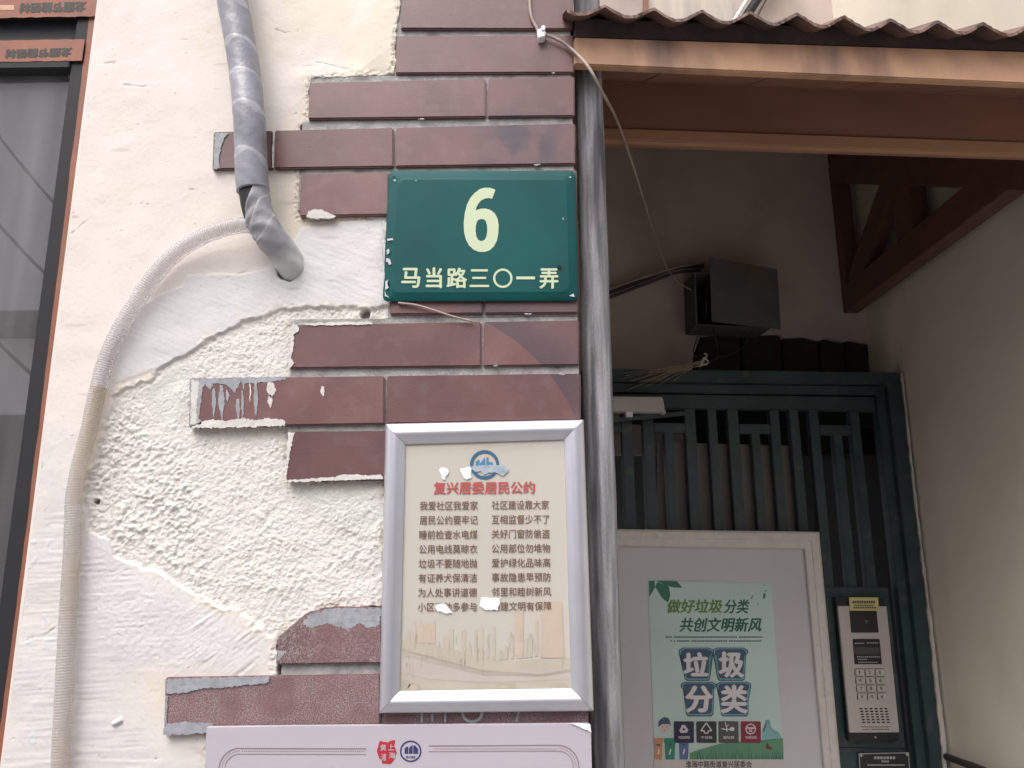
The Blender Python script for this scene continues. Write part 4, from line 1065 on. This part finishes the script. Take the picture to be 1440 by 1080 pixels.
# frayed nest of wire at the gate head
ns = thing('wire_nest', GATE.at(985, 515, .035), 'frayed bundle of fibres on the gate head under the metal box', 'debris')
rnd = random.Random(12)
for k in range(16):
    a = (991 + rnd.uniform(-6, 4), 508 + rnd.uniform(-4, 5)); b = (900 + rnd.uniform(-25, 60), 535 + rnd.uniform(-12, 20))
    mid = ((a[0] + b[0]) / 2 + rnd.uniform(-6, 6), (a[1] + b[1]) / 2 + rnd.uniform(-5, 3))
    tube('fibre', [GATE.at(*a, .045), GATE.at(*mid, .06), GATE.at(*b, .04)], rnd.uniform(.0006, .0015), MT['nest'], ns, 14, 5)
tube('wire_knot', [GATE.at(x, y, .05) for x, y in ((984, 516), (990, 503), (996, 510), (987, 512), (994, 500), (990, 497))], .0020, MT['closer'], ns, 30, 6)

# ------------------------------------------------------------------ junction box with hanging door
jb = thing('junction_box', BACK.at(1035, 465), 'open grey metal junction box with crooked door on the lobby wall', 'junction box')
JB = BACK.shift(.0)
def open_box(quad, off, mat, parent):
    th = .0
    for i in range(4):
        a, b = quad[i], quad[(i + 1) % 4]
        pa_, pb_ = JB.at(*a, 0.001), JB.at(*b, .001); ctr = (JB.at(*quad[0], 0) + JB.at(*quad[2], 0)) / 2
        ia, ib = pa_.lerp(ctr, .04), pb_.lerp(ctr, .04); nn = JB.n * off
        V_ = [pa_, pb_, ib, ia, pa_ + nn, pb_ + nn, ib + nn, ia + nn]
        mesh_obj('box_side', V_, [(0, 1, 2, 3), (4, 7, 6, 5), (0, 4, 5, 1), (1, 5, 6, 2), (2, 6, 7, 3), (3, 7, 4, 0)], MT[mat], parent)
sc_ = .945
JB = BACK.shift(.10)
open_box([(976, 383), (1078, 391), (1083, 462), (979, 457)], -.098, 'box_metal', jb)
slab('box_back', [(977, 384), (1077, 392), (1081, 461), (980, 456)], JB, -.093, .003, MT['dark'], jb)
JB = BACK
# door hangs crooked in front
dv = [JB.at(998, 361, .13), JB.at(1093, 379, .13), JB.at(1098, 463, .13), JB.at(1001, 452, .125)]
V_ = dv + [v - JB.n * .004 for v in dv]
mesh_obj('box_door', V_, [(0, 1, 2, 3), (7, 6, 5, 4), (0, 4, 5, 1), (1, 5, 6, 2), (2, 6, 7, 3), (3, 7, 4, 0)], MT['box_metal'], jb)
rnd = random.Random(4)
for k in range(7):
    p0 = (rnd.uniform(985, 1000), rnd.uniform(395, 450)); p1 = (rnd.uniform(985, 1010), rnd.uniform(395, 450)); p2 = (rnd.uniform(985, 998), rnd.uniform(400, 455))
    tube('loose_wire', [JB.at(*p0, .02), JB.at(*p1, .10), JB.at(*p2, .03)], .0012, MT['cable' if k % 3 == 0 else 'dark_cable'], jb, 14, 5)
cb = [((840, 418), (900, 396), (948, 378), (990, 374)), ((840, 425), (900, 402), (950, 384), (985, 380)), ((840, 411), (905, 390), (955, 375), (990, 370))]
for k, c4 in enumerate(cb):
    tag(tube('power_cable', [BACK.at(x, y, .03 + .008 * k) for x, y in c4], .0055 - .001 * k, MT['dark_cable' if k != 2 else 'cable'], None, 30, 8),
        ('thick dark cable running left from the open junction box, lowest of three', 'dark cable running left from the open junction box, middle of three', 'slim tan cable running left from the open junction box, topmost of three')[(2, 0, 1)[0] if False else {0: 1, 1: 0, 2: 2}[k]], 'cable', 'cables into the junction box')

# thin cable hanging from the clip on the pier to the junction box
cpts = [WALL.at(744, -60, .016), WALL.at(745, 0, .016), WALL.at(747, 22, .016), WALL.at(754, 38, .017), WALL.at(760, 46, .018), WALL.at(785, 56, .018), WALL.at(806, 71, .02)]
CP = [EAVE.at(828, 95, .03), EAVE.at(846, 128, .01), EAVE.at(868, 170, -.10), BEAM.at(884, 215, -.02), BEAM.at(905, 280, -.25), BACK.at(920, 330, .30), BACK.at(936, 372, .12), BACK.at(952, 395, .08), BACK.at(972, 408, .08)]
tag(tube('thin_cable', cpts + CP, .0021, MT['cable'], None, 160, 8), 'thin tan cable hanging from the white clip across the canopy into the dark', 'cable')
cc = thing('cable_clip', WALL.at(760, 46, .012), 'small white plastic clip holding the thin cable on the tiles', 'clip')
slab('clip_body', [(755, 41), (763, 38), (768, 44), (766, 51), (757, 53)], WALL, .0235, .0115, MT['white_plastic'], cc, .001)
slab('clip_nail', ellipse(764, 38.5, 3, n=10), WALL, .026, .012, MT['white_plastic'], cc)

# ------------------------------------------------------------------ framed whiteboard on the gate
wb = thing('framed_whiteboard', GATE.at(1000, 1300, .02), 'large framed whiteboard hung on the gate behind the grey pipe', 'whiteboard')
WB = GATE.shift(.03)
OW = [(830, 743.5), (1152, 748), (1202, 1300), (830, 1300)]; IW = [(830, 767.5), (1131, 772), (1178, 1300), (830, 1300)]
profw = [(0, .0), (0, .016), (.12, .019), (.5, .0185), (.55, .0165), (.92, .016), (1, .013), (1, .004)]
for (i, j) in ((0, 1), (1, 2)):
    V_, F_ = [], []
    for t, h in profw:
        for k in (i, j):
            x = OW[k][0] + (IW[k][0] - OW[k][0]) * t; y = OW[k][1] + (IW[k][1] - OW[k][1]) * t; V_.append(WB.at(x, y, h))
    for q in range(len(profw) - 1): F_.append((q * 2, q * 2 + 1, q * 2 + 3, q * 2 + 2))
    mesh_obj('frame_rail', V_, F_, MT['board_frame'], wb)
slab('board_face', [(830, 765), (1134, 769), (1181, 1300), (830, 1300)], WB, .006, .006, MT['board_white'], wb)

# recycling poster
PO = thing('recycling_poster', WB.at(1010, 1100, .008), 'pale green waste-sorting poster with bin drawings on the whiteboard', 'poster')
PQ = [(911, 817), (1085, 820), (1104, 1100), (922, 1100)]
MT['po'] = mk('pale_green_print', srgb(184, 204, 200), .5, var=.07, vscale=5)
ps = slab('sheet', PQ, WB, .0075, .0012, MT['po'], PO)
OB = .0078
def inkm(n_, r, g, b): MT[n_] = mk(n_.replace('i_', '') + '_ink', srgb(r, g, b), .5, var=.06, vscale=20); return MT[n_]
inkm('i_leaf', 48, 112, 88); inkm('i_title_green', 92, 132, 60); inkm('i_title_green_dark', 40, 98, 80); inkm('i_slate', 62, 84, 110); inkm('i_cyan', 112, 160, 170)
inkm('i_offwhite', 214, 208, 212); inkm('i_grass', 92, 140, 112); inkm('i_grass_dark', 52, 100, 84); inkm('i_black', 50, 48, 56); inkm('i_grey', 78, 76, 78); inkm('i_wine', 128, 40, 60)
inkm('i_orange', 190, 140, 100); inkm('i_bin_green', 52, 130, 110); inkm('i_bin_blue', 80, 108, 150); inkm('i_hill', 128, 175, 178); inkm('i_sand', 196, 190, 188); inkm('i_skin', 205, 185, 185); inkm('i_purple', 40, 34, 74)
Q = lambda px, py: (890 + px * 220 / 1440, 800 + py * 165 / 1080)    # zoom coordinates of the top part
def qp(l): return [Q(*p) for p in l]
print_obj('printed_leaf', [qp([(145, 110), (200, 110), (205, 170), (150, 260)]), qp([(205, 165), (225, 120), (330, 160), (345, 240), (325, 310), (270, 270)]), qp([(215, 108), (405, 112), (455, 172), (380, 172), (300, 150)])], WB, OB, MT['i_leaf'], ps)
print_obj('printed_leaf', [qp([(1200, 230), (1222, 220), (1215, 275), (1198, 275)]), qp([(1085, 270), (1105, 240), (1112, 245), (1092, 278)]), qp([(1140, 322), (1165, 320), (1155, 330)]), qp([(1205, 145), (1217, 150), (1208, 162)]), qp([(1210, 190), (1240, 205), (1222, 208)])], WB, OB, MT['i_leaf'], ps)
def zq(x0, y0, x1, y1, skew=0): a = Q(x0, y0); b = Q(x1, y1); return [(a[0] + skew, a[1]), (b[0] + skew, a[1]), (b[0], b[1]), (a[0], b[1])]
text_obj('title', [('做好垃圾', zq(318, 282, 822, 405), .035, .2)], WB, OB, MT['i_title_green'], ps)
text_obj('title', [('分类', zq(840, 282, 1070, 408), .035, .2), ('共创文明新风', zq(430, 450, 1180, 578), .035, .2)], WB, OB, MT['i_title_green_dark'], ps)
rnd = random.Random(6); sm_l = []
for (xa_, xb_, y) in ((300, 1200, 628), (345, 1175, 664)):
    x = xa_
    while x < xb_:
        if rnd.random() > .06:
            q0, q1 = Q(x, y - 7), Q(x + 11, y + 7); sm_l.append([(q0[0], q0[1]), (q1[0], q0[1]), (q1[0], q1[1]), (q0[0], q1[1])])
        x += 15
print_obj('small_print', sm_l, WB, OB, MT['i_slate'], ps)
def scale_poly(p, f):
    cx = sum(a[0] for a in p) / len(p); cy = sum(a[1] for a in p) / len(p); return [(cx + (a[0] - cx) * f, cy + (a[1] - cy) * f) for a in p]
bins = {'垃': ([(955, 914), (960, 911), (996, 911), (1003, 914), (1003, 918), (1000, 922), (998, 955), (996, 957), (966, 957), (963, 954), (958, 922), (955, 919)], (961, 918, 996, 950)),
        '圾': ([(1003, 914), (1008, 911), (1045, 911), (1051, 914), (1052, 918), (1049, 922), (1047, 955), (1044, 957), (1012, 957), (1009, 954), (1006, 922), (1003, 919)], (1011, 917, 1046, 952)),
        '分': ([(958, 962), (963, 959), (1001, 959), (1007, 962), (1007, 966), (1004, 970), (1003, 1004), (1000, 1007), (968, 1007), (965, 1004), (961, 970), (958, 967)], (964, 965, 1002, 1001)),
        '类': ([(1008, 962), (1013, 959), (1050, 959), (1056, 962), (1056, 966), (1053, 970), (1052, 1004), (1049, 1007), (1017, 1007), (1014, 1004), (1010, 970), (1008, 967)], (1014, 964, 1051, 1002))}
for ch, (pl, bb) in bins.items():
    print_obj('bin_outline', [scale_poly(pl, 1.02)], WB, OB, MT['i_slate'], ps)
    print_obj('bin_outline', [scale_poly(pl, .965)], WB, OB + .0002, MT['i_cyan'], ps)
    print_obj('bin_shape', [scale_poly(pl, .90)], WB, OB + .0004, MT['i_slate'], ps)
    text_obj('bin_character', [(ch, rect(bb[0] + 1, bb[1], bb[2] - 1, bb[3]), .045)], WB, OB + .0006, MT['i_offwhite'], ps)
# bottom scene
E = lambda px, py: (900 + px * 210 / 1440, 980 + py * 100 / 686)
def ep(l): return [E(*p) for p in l]
print_obj('printed_skyline', [ep([(1175, 330), (1205, 330), (1205, 230), (1225, 220), (1240, 260), (1255, 225), (1262, 300), (1340, 340), (1370, 400), (1375, 470), (1175, 470)])], WB, OB, MT['i_hill'], ps)
print_obj('printed_grass', [ep([(480, 540), (600, 500), (760, 455), (900, 430), (1100, 425), (1250, 420), (1380, 400), (1385, 602), (480, 602)])], WB, OB + .0002, MT['i_grass'], ps)
bl = []
for k in range(46):
    x = 540 + k * 18.5 + rnd.uniform(-5, 5); h = rnd.uniform(40, 130); s_ = rnd.uniform(-40, 40); bl.append(ep([(x, 601), (x + 9, 601), (x + s_, 601 - h)]))
print_obj('printed_blades', bl, WB, OB + .0004, MT['i_grass_dark'], ps)
print_obj('printed_footer', [ep([(132, 604), (1388, 604), (1420, 860), (140, 860)])], WB, OB + .0003, MT['i_sand'], ps)
text_obj('footer_text', [('淮海中路街道复兴居委会', [(964, 1070), (1057, 1070), (1057.5, 1079.5), (964.5, 1079.5)], .02)], WB, OB + .0006, MT['i_black'], ps)
for (x0, x1, mn) in ((132, 222, 'i_orange'), (232, 345, 'i_bin_green'), (368, 475, 'i_bin_blue')):
    b_ = print_obj('printed_bin', [ep([(x0 + 6, 440), (x1 - 4, 440), (x1 - 12, 604), (x0 + 14, 604)]), ep([(x0, 398), (x1, 398), (x1, 445), (x0, 445)])], WB, OB + .0008, MT[mn], ps)
    print_obj('bin_mark', [ep([((x0 + x1) / 2 - 22, 455), ((x0 + x1) / 2 + 22, 455), ((x0 + x1) / 2 + 16, 472), ((x0 + x1) / 2 - 16, 472)])], WB, OB + .001, MT['i_slate'], b_) if False else None
    print_obj('bin_mark', [ep([((x0 + x1) / 2 - 22, 455), ((x0 + x1) / 2 + 22, 455), ((x0 + x1) / 2 + 16, 472), ((x0 + x1) / 2 - 16, 472)])], WB, OB + .001, MT['i_slate'], ps)
    print_obj('bin_mark', [ep([((x0 + x1) / 2 - 10, 555), ((x0 + x1) / 2 + 2, 500), ((x0 + x1) / 2 + 14, 505), ((x0 + x1) / 2 + 4, 555)])], WB, OB + .001, MT['i_offwhite'], ps)
print_obj('printed_child', [[E(*p) for p in ellipse(235, 290, 52, 58)]], WB, OB + .0004, MT['i_skin'], ps)
print_obj('printed_hair', [ep([(176, 290), (178, 240), (205, 210), (235, 195), (240, 208), (275, 205), (295, 250), (296, 290), (284, 262), (250, 252), (215, 262), (190, 270)])], WB, OB + .0006, MT['i_slate'], ps)
print_obj('printed_face', [[E(*p) for p in ellipse(215, 288, 5, 7, 8)], [E(*p) for p in ellipse(258, 288, 5, 7, 8)], ep([(222, 318), (250, 318), (236, 326)])], WB, OB + .0008, MT['i_black'], ps)
ic = [(325, 'i_purple', '可回收物'), (542, 'i_black', '干垃圾'), (755, 'i_grey', '湿垃圾'), (970, 'i_wine', '有害垃圾')]
for k, (x0, mn, tx) in enumerate(ic):
    pl = round_quad([E(x0, 236), E(x0 + 195, 236), E(x0 + 197, 445), E(x0 + 3, 443)], 2.2)
    print_obj('sorting_tile', [pl], WB, OB + .001, MT[mn], ps)
    text_obj('tile_caption', [(tx, [E(x0 + 45, 378), E(x0 + 155, 378), E(x0 + 155, 404), E(x0 + 45, 404)], .02)], WB, OB + .0013, MT['i_offwhite'], ps)
    cx = x0 + 97; cy = 305; g = []
    if k == 0:
        for t in (0, 120, 240):
            c_, s_ = math.cos(R(t)), math.sin(R(t)); rot = lambda x, y: E(cx + x * c_ - y * s_, cy + 8 + x * s_ + y * c_)
            g.append([rot(-38, 10), rot(-18, -42), rot(4, -42), rot(-16, 18)]); g.append([rot(-18, -42), rot(14, -42), rot(26, -20), rot(4, -20)])
    elif k == 1:
        tri = [(0, -55), (52, 22), (18, 22), (18, 45), (-18, 45), (-18, 22), (-52, 22)]
        g += line_polys([E(cx + a, cy + b) for a, b in tri + [tri[0]]], 1.6)
    elif k == 2:
        g += [[E(cx + 36 + p[0], cy + 5 + p[1]) for p in ellipse(0, 0, 24, 20, 12)]]
        g += line_polys([E(cx - 65, cy), E(cx - 30, cy + 10), E(cx + 20, cy + 8)], 1.4) + line_polys([E(cx - 30, cy - 60), E(cx - 20, cy - 20), E(cx + 5, cy - 35)], 1.2) + line_polys([E(cx - 20, cy - 20), E(cx - 10, cy + 30)], 1.4)
    else:
        a = ellipse(cx, cy + 5, 50, 52, 24); b = ellipse(cx, cy + 5, 40, 42, 24)
        g += [[E(*a[i]), E(*a[(i + 1) % 24]), E(*b[(i + 1) % 24]), E(*b[i])] for i in range(24)]
        g += [ep([(cx - 42, cy - 12), (cx + 42, cy - 12), (cx + 42, cy + 2), (cx - 42, cy + 2)])] + line_polys([E(cx - 16, cy + 6), E(cx + 16, cy + 36)], 1.2) + line_polys([E(cx + 16, cy + 6), E(cx - 16, cy + 36)], 1.2)
    print_obj('sorting_symbol', g, WB, OB + .0013, MT['i_offwhite'], ps)
print_obj('printed_butterfly', [ep([(1225, 440), (1250, 480), (1235, 510), (1210, 490)]), ep([(1250, 480), (1278, 488), (1262, 512), (1238, 508)])], WB, OB + .0006, MT['i_wine'], ps)
for mm in ('paper',): pass

# ------------------------------------------------------------------ intercom
IC = thing('door_intercom', GATE.at(1240, 1040, .01), 'slim steel door intercom with keypad, display and camera on the gate', 'intercom')
def K(px, py): return (1170 + px * 120 / 518, 830 + py * 250 / 1080)
def kp(l): return [K(*p) for p in l]
IP = GATE.shift(.006)
slab('back_shell', kp([(22, 42), (318, 46), (412, 915), (104, 918)]), IP, .016, .016, MT['black_plastic'], IC, .002)
slab('face_plate', kp([(36, 96), (332, 98), (410, 864), (108, 866)]), IP, .021, .008, MT['steel'], IC, .0012)
cw = slab('camera_window', kp([(106, 124), (272, 126), (285, 258), (118, 258)]), IP, .0225, .003, MT['black_plastic'], IC, .0008)
V_, F_, _ = tube_mesh([IP.at(*K(205, 190), .0205), IP.at(*K(205, 190), .0245)], lambda i, s, t: .007, 20); mesh_obj('lens', V_, F_, MT['lcd'], cw, True)
dp_ = slab('display', kp([(126, 296), (290, 296), (305, 450), (138, 450)]), IP, .0225, .003, MT['black_plastic'], IC, .0008)
slab('screen', kp([(134, 345), (284, 345), (288, 388), (138, 388)]), IP, .0232, .001, MT['lcd'], dp_)
dl = []
for (a, b, y) in ((140, 200, 322), (212, 275, 320), (152, 285, 405), (155, 215, 420), (160, 280, 438)):
    x = a
    while x < b: dl.append(kp([(x, y - 3), (x + 8, y - 3), (x + 8, y + 3), (x, y + 3)])); x += 12
print_obj('display_print', dl, IP, .0229, MT['plate_ink'], dp_)
KEYS = [['1', '2', '3'], ['4', '5', '6'], ['7', '8', '9'], ['*', '0', '#']]
for r_ in range(4):
    for c2 in range(3):
        x = 142 + c2 * 61 + r_ * 5; y = 480 + r_ * 49
        k_ = slab('key', kp([(x, y), (x + 45, y), (x + 48, y + 37), (x + 4, y + 37)]), IP, .0245, .004, MT['key'], IC, .0009)
        text_obj('key_digit', [(KEYS[r_][c2], [K(x + (22 if KEYS[r_][c2] == '1' else 17), y + 9), K(x + (27 if KEYS[r_][c2] == '1' else 31), y + 9), K(x + (29 if KEYS[r_][c2] == '1' else 33), y + 29), K(x + (24 if KEYS[r_][c2] == '1' else 19), y + 29)], .01)], IP, .0248, MT['black_plastic'], k_)
        print_obj('key_gap', line_polys(kp([(x - 3, y + 40), (x - 4, y - 3), (x + 48, y - 3)]), .9), IP, .0213, MT['black_plastic'], IC)
for r_ in range(6):
    for c2 in range(6):
        x = 168 + c2 * 30 + r_ * 3; y = 716 + r_ * 16.5
        print_obj('speaker_slot', [kp([(x, y), (x + 18, y), (x + 19, y + 8), (x + 1, y + 8)])], IP, .0213, MT['dark'], IC)
dl = []
for (a, b, y) in ((180, 348, 830), (186, 222, 846), (240, 345, 845)):
    x = a
    while x < b: dl.append(kp([(x, y - 3), (x + 7, y - 3), (x + 7, y + 3), (x, y + 3)])); x += 11
print_obj('maker_print', dl, IP, .0213, MT['black_plastic'], IC)
V_, F_, _ = tube_mesh([IP.at(*K(264, 893), .016), IP.at(*K(264, 893), .019)], lambda i, s, t: .0022, 12); mesh_obj('screw', V_, F_, MT['key'], IC, True)
ys = slab('yellow_sticker', kp([(104, 44), (280, 44), (285, 124), (108, 124)]), IP, .0238, .0012, MT['yellow']); tag(ys, 'yellow paper sticker with faded print on top of the door intercom', 'sticker')
dl = []
for (a, b, y, h) in ((125, 262, 72, 8), (140, 250, 92, 4), (130, 262, 106, 5)):
    x = a
    while x < b: dl.append(kp([(x, y - h), (x + 10, y - h), (x + 10, y + h), (x, y + h)])); x += 14
print_obj('sticker_print', dl, IP, .0241, MT['i_black'], ys)

# name plate below
np_ = thing('black_nameplate', GATE.at(1245, 1085, .01), 'small black metal plate with silver border below the intercom', 'nameplate')
pq = kp([(160, 990), (466, 984), (480, 1150), (172, 1155)])
pl_ = slab('plate', pq, IP, .004, .003, MT['plate_black'], np_, .0005)
bl = line_polys(kp([(172, 1130), (164, 994), (464, 988), (474, 1125)]), 1.1)
for p in ((178, 1004), (456, 998)): bl.append([K(p[0] + a, p[1] + b) for a, b in ellipse(0, 0, 8, 8, 10)])
print_obj('plate_border', bl, IP, .0045, MT['plate_ink'], pl_)
dl = []
for (a, b, y, h, st_) in ((255, 385, 1018, 8, 19), (300, 345, 1040, 5, 12), (215, 440, 1062, 4, 12)):
    x = a
    while x < b: dl.append(kp([(x, y - h), (x + st_ * .75, y - h), (x + st_ * .75, y + h), (x, y + h)])); x += st_
print_obj('plate_print', dl, IP, .0045, MT['plate_ink'], pl_)
print_obj('leaf_seam', line_polys([(1180, 1051), (1280, 1053)], 1.2), GATE, .0045, MT['dark'], gate)

# conduit low on the side wall
SP_ = Plane((XS, 0, 0), (-1, 0, 0))
tag(tube('low_conduit', [SP_.at(1331, 1064, .012), SP_.at(1350, 1071, .014), SP_.at(1385, 1084, .014), SP_.at(1440, 1110, .014)], .008, MT['dark_cable'], None, 24, 10), 'dark conduit running low along the cream side wall beside the gate', 'conduit')

# ------------------------------------------------------------------ small wear on the side wall: a crack laid on as a thin coloured strip
def wall_crack(pts, wd):
    bm = bmesh.new(); prev = None; rr = random.Random(len(pts) * 7)
    P = []
    for (a, b) in zip(pts, pts[1:]):
        for k in range(6):
            t = k / 6; P.append((a[0] + (b[0] - a[0]) * t + rr.uniform(-1.2, 1.2), a[1] + (b[1] - a[1]) * t + rr.uniform(-1.5, 1.5)))
    n_ = len(P)
    for i, p in enumerate(P):
        c = SP_.at(p[0], p[1], .0006); h = wd * (1 - abs(2 * i / n_ - 1)) + .0002
        a_ = bm.verts.new(c + Vector((0, h, h * .4))); b2 = bm.verts.new(c - Vector((0, h, h * .4)))
        if prev: bm.faces.new((prev[0], a_, b2, prev[1]))
        prev = (a_, b2)
    bm_obj('hairline_crack', bm, MT['hair_crack'], SW)
MT['hair_crack'] = mk('crack_brown', (.38, .32, .25), .95, var=.3, vscale=60)
for pts in ([(1262, 470), (1270, 500), (1266, 522)],):
    wall_crack(pts, .0007)
